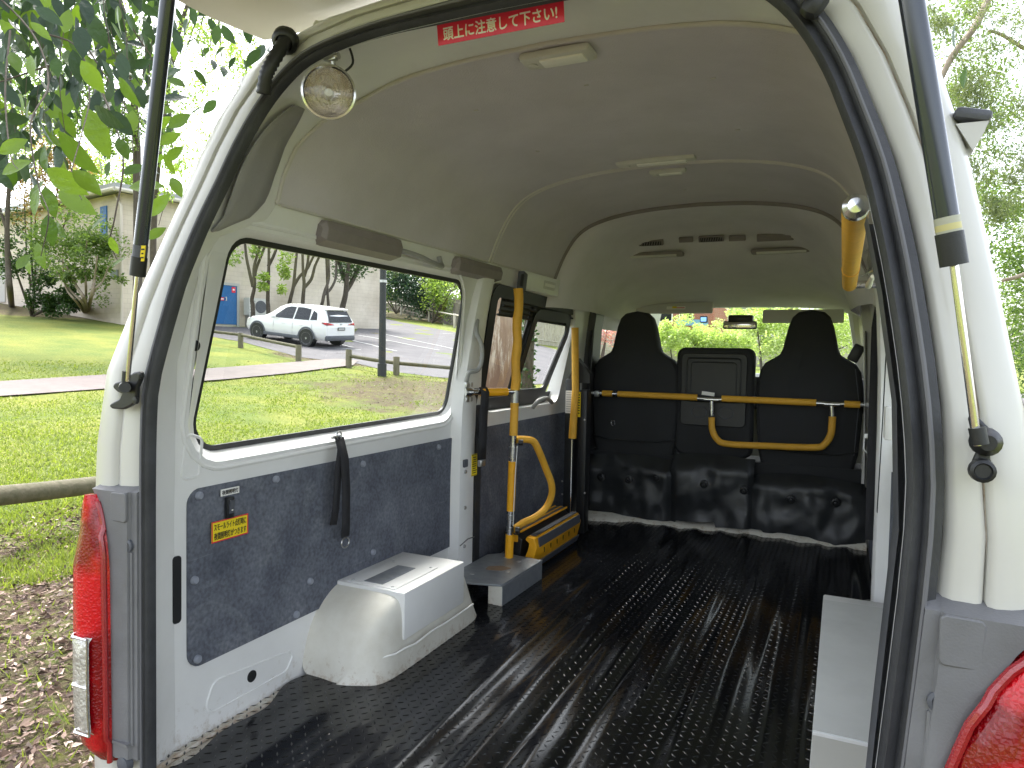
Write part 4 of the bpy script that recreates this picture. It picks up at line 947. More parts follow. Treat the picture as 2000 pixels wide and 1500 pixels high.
sR,dR=strut((at(1909,870,y=-.075),at(1862,505,y=-.085)),(at(1861,500,y=-.085),at(1776,-30,y=-.12)),'r','right gas strut with faded pale label'); bR0=at(1861,500,y=-.085); axr=(at(1776,-30,y=-.12)-bR0).normalized()
b=MB(); b.tube([bR0+axr*.028,bR0+axr*.05],.0149,20); P(b,'strut_label',mat('faded_label',(.42,.42,.33),.5),sR); b=MB(); b.tube([bR0+axr*.033,bR0+axr*.041],.0151,20); P(b,'strut_label_band',mat('faded_yellow',(.55,.50,.22),.5),sR)
# strut brackets
b=MB(); poly=[(800,700),(810,715),(806,745),(786,790),(782,870),(750,895),(712,912),(650,908),(634,895),(640,880),(690,852),(704,825),(680,815),(655,792),(655,775),(668,762),(700,752),(735,728),(770,705)]
b.prism([at(x/2.857,480+y/2.857,y=-.035) for x,y in poly],(0,-.012,0)); bk=P(b,'strut_bracket',M['black'],bev=.004)
b=MB(); 
for x,y in ((792,722),(762,862)): b.lathe(at(x/2.857,480+y/2.857,y=-.046),(0,-1,0),[(.009,0),(.008,.006),(0,.007)],10)
b.tube([at(243,755,y=-.05),at(244,757,y=-.085)],.012,12); b.tube([at(247,725,y=-.075),at(244,765,y=-.075)],.0085,12); P(b,'bracket_ball_joint',M['black'],bk)
b=MB(); b.prism([at(x,y,y=-.035) for x,y in [(1888,812),(1905,810),(1925,830),(1945,850),(1947,870),(1930,890),(1938,910),(1936,930),(1918,938),(1898,925),(1897,898),(1905,880),(1897,850)]],(0,-.012,0)); bk=P(b,'strut_bracket',M['black'],bev=.004)
b=MB(); b.tube([at(1908,835,y=-.078),at(1915,868,y=-.078)],.010,12); b.lathe(at(1924,862,y=-.045),(0,-1,0),[(.019,0),(.018,.014),(.010,.024),(0,.024)],16); b.lathe(at(1917,918,y=-.045),(0,-1,0),[(.016,0),(.015,.014),(.011,.016),(.009,.012),(.0,.012)],16); P(b,'bracket_ball_joint',M['black'],bk)
# small corner marker on the right edge
c=at(1882,232,y=.13); b=MB(); b.box(c+Vector((.01,0,.0)),(.05,.05,.018),Matrix.Rotation(R_(14),3,'Y'),bev=.007); mk=P(b,'corner_antenna_base',M['darkgrey'])
b=MB(); b.prism([c+Vector(q) for q in ((-.012,-.02,-.012),(.030,-.02,-.012),(.024,-.02,-.03),(.012,-.02,-.055))],(0,.04,0)); P(b,'antenna_foot',M['paint'],mk)
# ---- tail lamps and corner trims
LAMP=[(.935,.682),(.958,.64),(.966,.5),(.968,.33),(.966,.15),(.955,.065),(.925,.045)]
def lampside(s):
    inner=[(.885,.682),(.870,.635),(.853,.55),(.850,.40),(.850,.2),(.850,.06)]
    # lens body: rows across z
    zs=[.688,.66,.60,.52,.42,.33,.25,.15,.08,.045]
    def xi(z): return interp([(.045,.860),(.35,.864),(.55,.867),(.62,.88),(.66,.892),(.69,.91)],z) if s<0 else interp([(.045,.806),(.35,.809),(.485,.820),(.56,.842),(.61,.869),(.64,.888),(.665,.912),(.69,.93)],z)
    def xo(z): return interp([(.045,.95),(.08,.975),(.2,.985),(.5,.985),(.62,.975),(.66,.962),(.69,.94)],z)
    b=MB(); rws=[]
    for z in zs:
        a_,c_=xi(z),xo(z); w=c_-a_; dp=.045 if z>.06 else .03
        k_=min(1,dp/.045)*(1 if .1<z<.6 else .8); rws.append([Vector((s*a_,-.028,z)),Vector((s*(a_+.003),-.055*k_,z)),Vector((s*(a_+.22*w),-.076*k_,z)),Vector((s*(a_+.5*w),-.085*k_,z)),Vector((s*(a_+.75*w),-.078*k_,z)),Vector((s*(c_-.012),-.055*k_,z)),Vector((s*c_,.0,z)),Vector((s*(c_-.005),.15,z))])
    b.loft(rws); b.add(rws[0],[tuple(range(8))]); b.add(rws[-1],[tuple(range(8))]); o=P(b,'tail_lamp',M['redlens'],ang=60)
    # rim with fluting
    b=MB(); b.tube([Vector((s*(xi(z)+.007),-.058*(1 if .1<z<.6 else .85),z)) for z in [.05+.62*k/40 for k in range(41)]],[.007]*41,8); P(b,'lamp_rim',M['reddark'],o)
    # clear reversing section
    b=MB(); rws=[]
    for z in (.355,.345,.31,.25,.18,.135,.125):
        k=1 if .13<z<.35 else .9
        c_=xo(z); a_=c_-.098
        rws.append([Vector((s*(a_+.003),-.084*k,z)),Vector((s*(a_+.025),-.0905*k,z)),Vector((s*(a_+.055),-.0885*k,z)),Vector((s*(c_-.012),-.062*k,z)),Vector((s*(c_+.003),-.002,z)),Vector((s*(c_+.002),.08,z))])
    b.loft(rws); b.loft([[p*1 for p in rws[0]],[Vector((p.x*.985,p.y+.012,p.z)) for p in rws[0]]]); r_=P(b,'reversing_lens',M['clearlens'],o,ang=50)
    b=MB(); b.tube([Vector((s*(xo(z)-.094),-.088,z)) for z in (.125,.2,.3,.355)],.0028,6)
    for z in (.355,.24,.127): b.tube([Vector((s*(xo(z)-.094),-.088,z)),Vector((s*(xo(z)-.045),-.090,z)),Vector((s*(xo(z)-.008),-.055,z))],.0034,6)
    P(b,'lens_chrome_trim',M['chrome'],o)
    # grey corner trim
    b=MB(); rws=[]
    for z in (.715,.70,.66,.60,.50,.30,.10,.065):
        a_=.802-(rsh(z) if s>0 else .014); c_=xi(min(z,.685))+.004
        if z>.69: c_=.93
        elif z>.65: c_=.90
        y0=-.030
        dpt=.0 if z>.71 else 1
        rws.append([Vector((s*a_,.008,z)),Vector((s*(a_+.003),y0*dpt-.004,z)),Vector((s*(a_+.022),(y0-.004)*dpt,z)),Vector((s*(a_+.026),(y0-.012)*dpt,z)),Vector((s*lerp(a_,c_,.8),(y0-.018)*dpt,z)),Vector((s*c_,(y0-.016)*dpt,z)),Vector((s*c_,.01,z))])
    b.loft(rws); b.add(rws[0],[tuple(range(7))]);b.add(rws[-1],[tuple(range(7))]); t=P(b,'lamp_surround',M['trimgrey'],ang=40)
    b=MB(); L=rpoly([(.812,.63),(.862,.63),(.866,.698),(.812,.70)],.008,3); b.prism([(s*p.x,-.038,p.y) for p in L],(0,-.009,0)); P(b,'surround_step',M['trimgrey'],t,bev=.003)
    b=MB(); b.lathe((s*.817,-.03,.575),(0,-1,0),[(.0155,0),(.0155,.010),(.010,.012),(.008,.008),(0,.008)],18); P(b,'surround_screw',M['darkgrey'],t)
    b=MB(); b.tube([Vector((s*.806,-.036,z)) for z in (.10,.3,.5,.56)],.004,6); b.box((s*.83,-.046,.105),(.05,.012,.006)); P(b,'surround_moulding',M['trimgrey'],t)
    return o
l1=lampside(-1); l1['label']='left tail lamp, red over clear'; l2=lampside(1); l2['label']='right tail lamp, close red lens'
b=MB(); c=at(250,1488,y=-.03); b.lathe(c,(0,-1,0),[(.02,0),(.018,.016),(.008,.02),(0,.02)],16); P(b,'bumper_stop',M['darkgrey'])
# ---- chequer mat floor
def fz(x,y):
    w=.0034*math.sin(x*38+1.2*math.sin(y*1.7)+.6*math.sin(x*9))+.0009*math.sin(x*93+y*2.1+2)
    w+=.006*noise.noise(Vector((x*2.6,y*1.1,0)))+.003*noise.noise(Vector((x*7,y*3.2,3)))
    w*= interp([(-.84,.25),(-.55,.45),(-.25,1),(.9,1)],x)
    return .012+w*1.2
b=MB(); NX,NY=150,170; x0,x1,y0,y1=-.842,.842,-.04,3.18
vs=[];fs=[]
for j in range(NY+1):
    y=lerp(y0,y1,j/NY)
    for i in range(NX+1):
        u=i/NX; xa=x0+(.045*(1+.5*math.sin(y*9)+.4*math.sin(y*21)) if y<.60 else .045*max(0,(.70-y)/.1)*(1+.5*math.sin(y*9)+.4*math.sin(y*21)) if y<.7 else 0)
        x=lerp(xa,x1,u); vs.append((x,y,fz(x,y)))
for j in range(NY):
    for i in range(NX): k=j*(NX+1)+i; fs.append((k,k+1,k+NX+2,k+NX+1))
b.add(vs,fs)
tv=[];tf=[]; pitch=.026
ny=int((y1-y0)/pitch)
for j in range(ny):
    for i in range(int((x1-x0)/pitch)):
        cx=x0+.02+i*pitch; cy=y0+.012+j*pitch
        if cx>x1-.01: continue
        if cx<-.60 and .6<cy<1.3: continue
        a=R_(45) if (i+j)%2 else R_(-45)
        wear=.5+.5*noise.noise(Vector((cx*3,cy*1.6,7))); L,wd_,h=.0115,.0030,.0009+.0009*max(0,min(1,wear+.15))
        dx,dy=math.cos(a),math.sin(a); ex,ey=-dy,dx
        o=len(tv)
        base=fz(cx,cy)
        pts=[(cx-dx*L,cy-dy*L,0),(cx+ex*wd_,cy+ey*wd_,0),(cx+dx*L,cy+dy*L,0),(cx-ex*wd_,cy-ey*wd_,0),(cx-dx*L*.45,cy-dy*L*.45,h),(cx+dx*L*.45,cy+dy*L*.45,h)]
        for (px,py,hh) in pts: tv.append((px,py,fz(px,py)-.0003+hh))
        tf+=[(o,o+3,o+5,o+4),(o+3,o+2,o+5),(o+2,o+1,o+5),(o+1,o,o+4,o+5)]
b.add(tv,tf)
fl=P(b,'rubber_floor_mat',M['mat'],ang=50,recalc=False)
b=MB(); b.box((0,1.6,-.004),(1.70,3.3,.006)); P(b,'painted_floor_pan',M['paint_worn'])
b=MB(); pts=[Vector((-.806-.01*math.sin(y*9),y,.004)) for y in (-.02,.1,.2,.3,.4,.5,.56)]; b.tube(pts,.007,6); P(b,'floor_edge_sealant',M['caulk'])
# ================================================================== OUTDOORS
def S(o,kind='structure'): o['kind']=kind; return o
rnd=random.Random(11)
# ---- materials for the place
def groundmat():
    mt=bpy.data.materials.new('lawn_and_leaf_litter'); mt.use_nodes=True; n=mt.node_tree; b=n.nodes['Principled BSDF']; b.inputs['Roughness'].default_value=.95; b.inputs['Specular IOR Level'].default_value=.2
    tc=n.nodes.new('ShaderNodeTexCoord'); O=tc.outputs['Object']
    def noi(s,d=8,r=.6,dist=0):
        q=n.nodes.new('ShaderNodeTexNoise'); q.inputs['Scale'].default_value=s; q.inputs['Detail'].default_value=d; q.inputs['Roughness'].default_value=r; q.inputs['Distortion'].default_value=dist; n.links.new(O,q.inputs['Vector']); return q.outputs['Fac']
    def ramp(src,*st):
        c=n.nodes.new('ShaderNodeValToRGB'); e=c.color_ramp.elements
        e[0].position,e[0].color=st[0][0],(*st[0][1],1); e[1].position,e[1].color=st[-1][0],(*st[-1][1],1)
        for p,col in st[1:-1]: q=e.new(p); q.color=(*col,1)
        n.links.new(src,c.inputs[0]); return c.outputs[0]
    def mix(f,a,b_,t='MIX'):
        q=n.nodes.new('ShaderNodeMixRGB'); q.blend_type=t
        for i,v in ((0,f),(1,a),(2,b_)):
            if isinstance(v,(int,float)): q.inputs[i].default_value=v
            elif isinstance(v,tuple): q.inputs[i].default_value=(*v,1)
            else: n.links.new(v,q.inputs[i])
        return q.outputs[0]
    grass=ramp(noi(28,10,.75),(.3,(.08,.11,.022)),(.5,(.15,.18,.038)),(.72,(.29,.30,.10)))
    big=ramp(noi(.7,5),(.35,(.62,.78,.7)),(.65,(1.3,1.15,1.0))); grass=mix(.8,grass,big,'MULTIPLY')
    litter=ramp(noi(55,10,.8,.6),(.34,(.035,.022,.017)),(.52,(.095,.063,.048)),(.64,(.20,.145,.115)),(.78,(.42,.35,.30)))
    # masks: litter near the van's rear left, under trees by lamp, and in the bed: distance based blobs
    sx=n.nodes.new('ShaderNodeSeparateXYZ'); n.links.new(O,sx.inputs[0])
    def blob(cx,cy,rx,ry,soft):
        v=n.nodes.new('ShaderNodeMapping'); v.inputs['Location'].default_value=(-cx/rx,-cy/ry,0); v.inputs['Scale'].default_value=(1/rx,1/ry,0); n.links.new(O,v.inputs[0])
        l=n.nodes.new('ShaderNodeVectorMath'); l.operation='LENGTH'; n.links.new(v.outputs[0],l.inputs[0])
        m_=n.nodes.new('ShaderNodeMapRange'); m_.inputs[1].default_value=1+soft; m_.inputs[2].default_value=1-soft; m_.inputs[3].default_value=0; m_.inputs[4].default_value=1; m_.clamp=True; n.links.new(l.outputs['Value'],m_.inputs[0]); return m_.outputs[0]
    bl=[blob(*q) for q in BLOBS]
    acc=bl[0]
    for q in bl[1:]:
        mx=n.nodes.new('ShaderNodeMath'); mx.operation='MAXIMUM'; n.links.new(acc,mx.inputs[0]); n.links.new(q,mx.inputs[1]); acc=mx.outputs[0]
    nn=noi(1.6,8,.7); ad=n.nodes.new('ShaderNodeMath'); ad.operation='MULTIPLY_ADD'; n.links.new(nn,ad.inputs[0]); ad.inputs[1].default_value=1.5; ad.inputs[2].default_value=-.75
    a2=n.nodes.new('ShaderNodeMath'); a2.operation='ADD'; n.links.new(acc,a2.inputs[0]); n.links.new(ad.outputs[0],a2.inputs[1])
    th=n.nodes.new('ShaderNodeMapRange'); th.inputs[1].default_value=.32; th.inputs[2].default_value=.62; n.links.new(a2.outputs[0],th.inputs[0])
    # fine break up
    f2=n.nodes.new('ShaderNodeMath'); f2.operation='MULTIPLY'; n.links.new(th.outputs[0],f2.inputs[0]); r_=ramp(noi(7,9,.8),(.36,(.15,.15,.15)),(.56,(1,1,1))); n.links.new(r_,f2.inputs[1])
    spk=ramp(noi(38,4,.6,1.0),(.66,(0,0,0)),(.69,(1,1,1))); 
    fin=mix(f2.outputs[0],grass,litter); 
    fin=mix(mix(.35,(0,0,0),spk),fin,(.62,.55,.38))
    n.links.new(fin,b.inputs['Base Color'])
    bu=n.nodes.new('ShaderNodeBump'); bu.inputs['Strength'].default_value=.8; bu.inputs['Distance'].default_value=.04; n.links.new(noi(30,8,.8),bu.inputs['Height']); n.links.new(bu.outputs[0],b.inputs['Normal'])
    return mt
gb=G(720,800)
BLOBS=[(-3.0,.2,2.9,2.9,.45),(0,-5,8,5.0,.3)]  # the wide one behind the camera is added, unseen, to warm the bounced light
p=G(850,760); BLOBS.append((p.x+1.5,p.y-.6,3.8,3.0,.6))
p=G(660,700); BLOBS.append((p.x,p.y,2.2,1.6,.4))
p=G(150,612); BLOBS.append((p.x-1,p.y+.4,5.5,3.2,.25))
p=G(30,605); BLOBS.append((p.x-1,p.y+.4,5.5,3.2,.25))
p=G(700,655); BLOBS.append((p.x-1,p.y,2.6,2.6,.3))
p=G(800,618); BLOBS.append((p.x,p.y,14,6,.3))
# ground as one sheet to the horizon
b=MB(); 
def axisvals(lo,hi,near):
    v=[];x=0.0;st=.35
    while x<hi: v.append(x); x+=st; st*=1.06
    w=[];x=0.0;st=.35
    while x>lo: x-=st; st*=1.06; w.append(x)
    return sorted(w+v)
gx=axisvals(-260,260,0); gy=axisvals(-120,330,0)
def gz(x,y):
    z=ground_z(x,y)
    if z>7: z=7+(z-7)*.35
    return z+.03*noise.noise(Vector((x*.7,y*.7,0)))*(1 if abs(x)+abs(y)>4 else .3)
ground_vs=[(x,y,gz(x,y)) for y in gy for x in gx]; n_=len(gx)
b.add(ground_vs,[(j*n_+i,j*n_+i+1,(j+1)*n_+i+1,(j+1)*n_+i) for j in range(len(gy)-1) for i in range(n_-1)])
g_=S(b.build('ground',groundmat(),ang=180))
def draped(name,poly,mt,off,step=.8,kind='structure'):
    vs,fs=sheet([tuple(q[:2]) for q in poly],[],lambda x,y: Vector((x,y,gz(x,y)+off)),step); b=MB(); b.add(vs,fs); return S(b.build(name,mt,ang=180),kind)
conc=mat('footpath_concrete',(.155,.13,.118),.9,var=.12,vscale=3,bump=.3,bscale=25)
# path from far left to the car park
def mid(a,b,t): return a.lerp(b,t)
pf=[G(0,749),G(400,722),G(620,705),G(660,703)]; pn=[G(690,716),G(560,732),G(380,749),G(0,776)]
d0=(G(0,749)-G(400,722)); d0.z=0; d0=d0.normalized()
far0=G(0,749)+d0*30; near0=G(0,776)+d0*30
draped('footpath',[far0]+pf+[G(700,706)]+pn+[near0],conc,.035)
asph=mat('worn_asphalt',(.075,.071,.077),.92,col2=(.115,.108,.115),vscale=1.3,bump=.5,bscale=60)
ap=[G(395,655),G(470,668),G(583,697),G(700,712),G(774,727),G(860,738),G(1040,752),G(1120,750)]
# near edge, then far edge
near=[Vector(q) for q in ap]
R1=Vector((2,24,0));  
far=[Vector((14,30,0)),Vector((14,44,0)),G(1085,683),G(890,650),G(840,640),G(785,630),G(735,618),G(700,608),G(668,602),G(662,607),G(680,622),G(700,640),G(690,655),G(640,652),G(560,640),G(470,640),G(400,636)]
draped('car_park_road',near+[Vector((-2,17,0)),Vector((8,18,0))]+far,asph,.012)
# painted bay lines
wl=mat('painted_line',(.42,.42,.41),.8,var=.1,vscale=12)
for i,(a_,b_) in enumerate([((682,664),(775,687)),((700,655),(858,685)),((745,652),(885,682)),((610,677),(705,685)),((865,652),(885,653)),((870,718),(880,720)),((640,668),(690,680))]):
    p,q=G(*a_),G(*b_); t=(q-p); t.z=0; nn=Vector((-t.y,t.x,0)).normalized()*.05
    k=max(2,int(t.length)); b=MB(); rw1=[];rw2=[]
    for j in range(k+1):
        c=p.lerp(q,j/k); 
        for rw,sg in ((rw1,1),(rw2,-1)):
            u=c+nn*sg; rw.append(Vector((u.x,u.y,gz(u.x,u.y)+.024)))
    b.loft([rw1,rw2]); S(b.build('bay_line',wl,ang=180)); 
# ---- timber barriers
tim=mat('weathered_timber',(.20,.175,.12),.9,col2=(.11,.105,.06),vscale=9,bump=.5,bscale=30,stretch=(1,1,.25))
tim2=mat('mossy_rail',(.13,.115,.075),.9,col2=(.07,.07,.035),vscale=14,bump=.6,bscale=30)
def barrier(label,posts,h=.5,r=.09,railh=.34,ext=None,rr=.055,m=None,cat='barrier',name='timber_barrier',group=None,gaps=()):
    root=empty(name,posts[0],label,cat,group); tops=[]
    for p in posts:
        z=gz(p.x,p.y); b=MB(); b.tube([(p.x,p.y,z-.1),(p.x,p.y,z+h-.01),(p.x,p.y,z+h)],[r,r,r*.93],12); b.build('post',m or tim,root); tops.append(Vector((p.x,p.y,z+railh)))
    ends=list(tops)
    if ext: 
        for e_ in ext: ends.insert(0,Vector((e_.x,e_.y,gz(e_.x,e_.y)+railh))) if e_ is ext[0] and len(ext)==2 else ends.append(Vector((e_.x,e_.y,gz(e_.x,e_.y)+railh)))
    for a_,b_ in zip(ends,ends[1:]):
        b=MB(); b.tube([a_,a_.lerp(b_,.5)+Vector((0,0,-.01)),b_],rr,10); b.build('rail',tim2 if m is None else m,root)
    return root
barrier('low timber barrier between lawn and white car, ending before the footpath',[G(388,668),G(470,679),G(583,706)],h=.5,railh=.44,rr=.05)
# rail order: e0 - post - post
barrier('low timber barrier crossing in front of the black lamp post',[G(681,718),G(774,733),G(1033,753)],h=.52,railh=.34,ext=[G(905,745)][:0])
p0,p1=at(0,966,D=5.2),at(186,946,D=6.1); q0=p0-(p1-p0)*1.3; q1=p1+(p1-p0)*.9
near_=empty('timber_barrier',(q0.x,q0.y,gz(q0.x,q0.y)),'mossy timber rail close by on the left lawn beside the van','barrier')
b=MB(); b.tube([q0,q0.lerp(q1,.5)+Vector((0,0,-.01)),q1],.075,12); b.build('rail',tim2,near_)
for q in (q0,q1):
    b=MB(); b.tube([(q.x,q.y,gz(q.x,q.y)-.2),(q.x,q.y,q.z+.06),(q.x,q.y,q.z+.07)],[.1,.1,.09],12); b.build('post',tim,near_)
# ---- building with blue door
blk=bpy.data.materials.new('cream_painted_blockwork'); blk.use_nodes=True; n=blk.node_tree; bb_=n.nodes['Principled BSDF']; bb_.inputs['Roughness'].default_value=.85
tc=n.nodes.new('ShaderNodeTexCoord'); br_=n.nodes.new('ShaderNodeTexBrick'); br_.inputs['Scale'].default_value=1; br_.inputs['Brick Width'].default_value=.4; br_.inputs['Row Height'].default_value=.2; br_.inputs['Mortar Size'].default_value=.008; br_.inputs['Color1'].default_value=(.66,.585,.49,1); br_.inputs['Color2'].default_value=(.69,.61,.52,1); br_.inputs['Mortar'].default_value=(.58,.51,.43,1)
n.links.new(tc.outputs['UV'],br_.inputs['Vector']); no=n.nodes.new('ShaderNodeTexNoise'); no.inputs['Scale'].default_value=.6; no.inputs['Detail'].default_value=8; n.links.new(tc.outputs['Object'],no.inputs['Vector']); cr=n.nodes.new('ShaderNodeValToRGB'); cr.color_ramp.elements[0].position=.3; cr.color_ramp.elements[0].color=(.72,.70,.66,1); cr.color_ramp.elements[1].position=.65; cr.color_ramp.elements[1].color=(1.05,1.05,1.05,1); n.links.new(no.outputs['Fac'],cr.inputs[0])
mx=n.nodes.new('ShaderNodeMixRGB'); mx.blend_type='MULTIPLY'; mx.inputs[0].default_value=1; n.links.new(br_.outputs[0],mx.inputs[1]); n.links.new(cr.outputs[0],mx.inputs[2]); n.links.new(mx.outputs[0],bb_.inputs['Base Color'])
bu=n.nodes.new('ShaderNodeBump'); bu.inputs['Strength'].default_value=.4; bu.inputs['Distance'].default_value=.02; n.links.new(br_.outputs['Fac'],bu.inputs['Height']); bu.invert=True; n.links.new(bu.outputs[0],bb_.inputs['Normal'])
def add_uv(o):   # uv in metres: along the wall and up
    me=o.data; uv=me.uv_layers.new(name='uv')
    for p in me.polygons:
        nn=p.normal; t=Vector((-nn.y,nn.x,0)); 
        if t.length<.01: t=Vector((1,0,0))
        t.normalize()
        for li in p.loop_indices:
            c=me.vertices[me.loops[li].vertex_index].co; uv.data[li].uv=(c.dot(t),c.z)
corner=G(238,634); corner.z=0
dl,dr=G(414,637),G(461,638); 
wdir=(dr-dl); wdir.z=0
wdir=(Vector((-25.1,23.4,0))-corner).normalized(); 
leftdir=(G(0,592)-corner); leftdir.z=0; leftdir.normalize()
c2=corner+wdir*14.2; c3=corner+leftdir*22; c4=c3+wdir*10; zb=0; zt=corner.z
base=gz(corner.x,corner.y); TOP=base+5.35
bld=empty('block_building',(corner.x,corner.y,base),'cream painted block building with a blue door beyond the car park','building')
back=c2+leftdir*18
def wallquad(a_,b_,name='wall'):
    q=MB(); nv=Vector((b_-a_).cross(Vector((0,0,1))).normalized())*.25
    mid_=(a_+b_)/2; 
    if nv.dot(Vector((CAM.x-mid_.x,CAM.y-mid_.y,0)))>0: nv=-nv
    q.prism([(a_.x,a_.y,base-3),(b_.x,b_.y,base-3),(b_.x,b_.y,TOP),(a_.x,a_.y,TOP)],nv); o=q.build(name,blk,bld,smooth=False); add_uv(o); return o
nL=Vector((leftdir.y,-leftdir.x,0)); 
wallquad(corner,c3); wallquad(c2,corner); wallquad(back,c2)
q=MB(); rp=[corner-leftdir*.5-wdir*.5,c2-leftdir*.5+wdir*.4,back+wdir*.4,c3-wdir*.5+leftdir*.5]
roofm=mat('grey_roof_sheet',(.32,.33,.34),.6,var=.1,vscale=4); q.prism([(p.x,p.y,TOP+.05) for p in rp],(0,0,.22)); q.build('roof',roofm,bld,smooth=False)
q=MB(); 
for a_,b_ in ((rp[0],rp[3]),(rp[0],rp[1])):
    q.tube([(a_.x,a_.y,TOP+.02),(b_.x,b_.y,TOP+.02)],.09,8)
q.build('gutter',mat('gutter_cream',(.55,.52,.46),.5),bld)
q=MB(); dp=corner-wdir*.1+wdir*.3-leftdir*.08; z0=gz(dp.x,dp.y); vv=(CAM-dp); vv.z=0; vv=vv.normalized()*.12
dpp=corner+vv; q.tube([(dpp.x,dpp.y,z0+.05),(dpp.x,dpp.y,TOP-.55),(dpp.x-leftdir.x*.05+leftdir.x*.55,dpp.y+leftdir.y*.55,TOP-.05)],.055,10); q.build('downpipe',mat('downpipe_cream',(.62,.55,.47),.5),bld)
# blue door on right face
def onface(t,z,off): p=corner+wdir*t; nn=Vector((-wdir.y,wdir.x,0)); 
def facept(t,z,off=0):
    nn=Vector((wdir.y,-wdir.x,0)); 
    if nn.dot(CAM-corner)<0: nn=-nn
    p=corner+wdir*t+nn*off; return Vector((p.x,p.y,z))
def facet(px):   # distance along the wall where pixel column px meets it
    d=dirp(px,620); A=Matrix(((d.x,-wdir.x),(d.y,-wdir.y))); s_,t_=A.inverted()@Vector((corner.x-CAM.x,corner.y-CAM.y)); return t_
t0,t1=facet(410),facet(461); dz=gz(*facept((t0+t1)/2,0).xy)+.1; dh=(t1-t0)*1.7
dh=at(437,557,D=(facept((t0+t1)/2,0)-Vector((CAM.x,CAM.y,0))).dot(Vector((CF.x,CF.y,0)))).z-dz
def facebox(q,ta,tb,za,zb_,o0,o1): q.prism([facept(ta,za,o0),facept(tb,za,o0),facept(tb,zb_,o0),facept(ta,zb_,o0)],facept(0,0,o1)-facept(0,0,o0))
blue=mat('blue_door_paint',(.012,.13,.36),.4,var=.08,vscale=3,dirt=.2)
q=MB(); facebox(q,t0,t1,dz,dz+dh,.0,.06); door=q.build('blue_door',blue,bld,smooth=False)
q=MB(); 
facebox(q,t1,t1+.12,dz-.1,dz+dh+.12,.0,.09); facebox(q,t0-.12,t0,dz-.1,dz+dh+.12,0,.09); facebox(q,t0,t1,dz+dh,dz+dh+.12,0,.09); q.build('door_frame',mat('door_frame_grey',(.45,.45,.43),.5),door,smooth=False)
tm=lerp(t0,t1,.52); q=MB(); facebox(q,lerp(t0,t1,.27),lerp(t0,t1,.50),dz+dh*.60,dz+dh*.68,.06,.07); q.build('red_door_sign',M['redst'],door,smooth=False)
q=MB(); facebox(q,lerp(t0,t1,.80),lerp(t0,t1,.94),dz+dh*.82,dz+dh*.97,.06,.07); q.build('red_door_sign',M['redst'],door,smooth=False)
q=MB(); facebox(q,lerp(t0,t1,.83),lerp(t0,t1,.91),dz+dh*.88,dz+dh*.92,.07,.074); q.build('sign_mark',M['white'],door,smooth=False)
q=MB(); facebox(q,lerp(t0,t1,.28),lerp(t0,t1,.49),dz+dh*.625,dz+dh*.655,.07,.074); q.build('sign_mark',M['white'],door,smooth=False)
q=MB(); q.tube([facept(lerp(t0,t1,.52),dz+dh*.68,.1),facept(lerp(t0,t1,.57),dz+dh*.70,.12),facept(lerp(t0,t1,.57),dz+dh*.60,.12),facept(lerp(t0,t1,.54),dz+dh*.60,.1)],.02,6); q.build('handle',M['steel'],door)
# vent and window on the left face
q=MB(); pv=at(223,537,D=30); 
def facel(t,z,off):
    nn=Vector((leftdir.y,-leftdir.x,0)); 
    if nn.dot(CAM-corner)<0: nn=-nn
    p=corner+leftdir*t+nn*off; return Vector((p.x,p.y,z))
def facelt(px):
    d=dirp(px,620); A=Matrix(((d.x,-leftdir.x),(d.y,-leftdir.y))); s_,t_=A.inverted()@Vector((corner.x-CAM.x,corner.y-CAM.y)); return t_,s_
def leftbox(px0,px1,py0,py1,name,m_,off=.05):
    ta,s0=facelt(px0); tb,s1=facelt(px1); q=MB(); za=(CAM+dirp((px0+px1)/2,py1)*((s0+s1)/2)).z; zb_=(CAM+dirp((px0+px1)/2,py0)*((s0+s1)/2)).z
    q.prism([facel(ta,za,0),facel(tb,za,0),facel(tb,zb_,0),facel(ta,zb_,0)],facel(0,0,off)-facel(0,0,0)); return q.build(name,m_,bld,smooth=False)
leftbox(218,232,528,542,'wall_vent',mat('vent_grey',(.25,.28,.29),.6)); leftbox(199,211,405,470,'blue_window_panel',blue)
leftbox(0,12,505,590,'window',mat('curtain_grey',(.45,.43,.4),.7))
# air conditioner
ta,tb=facet(473),facet(508); zc=gz(*facept(ta,0).xy); aco=empty('air_conditioner',facept((ta+tb)/2,zc,.5),'white outdoor air conditioning unit by the blue door','air conditioner')
q=MB(); facebox(q,ta,tb,zc+.55,zc+1.35,.12,.55); q.build('casing',M['ltgrey_pl'],aco,smooth=False)
q=MB(); cc=facept(lerp(ta,tb,.66),zc+.95,.55); q.lathe(cc,facept(0,0,1)-facept(0,0,0),[(0,.02),(.28,.02),(.3,0)],20); q.build('fan_grille',M['darkgrey'],aco)
q=MB()
for k in range(5): facebox(q,lerp(ta,tb,.05),lerp(ta,tb,.35),zc+.62+.14*k,zc+.66+.14*k,.55,.56)
q.build('louvre',M['grey_pl'],aco,smooth=False)
q=MB(); facebox(q,ta+.05,ta+.1,zc-.1,zc+.55,.15,.5); facebox(q,tb-.1,tb-.05,zc-.1,zc+.55,.15,.5); q.build('stand',M['steel'],aco,smooth=False)
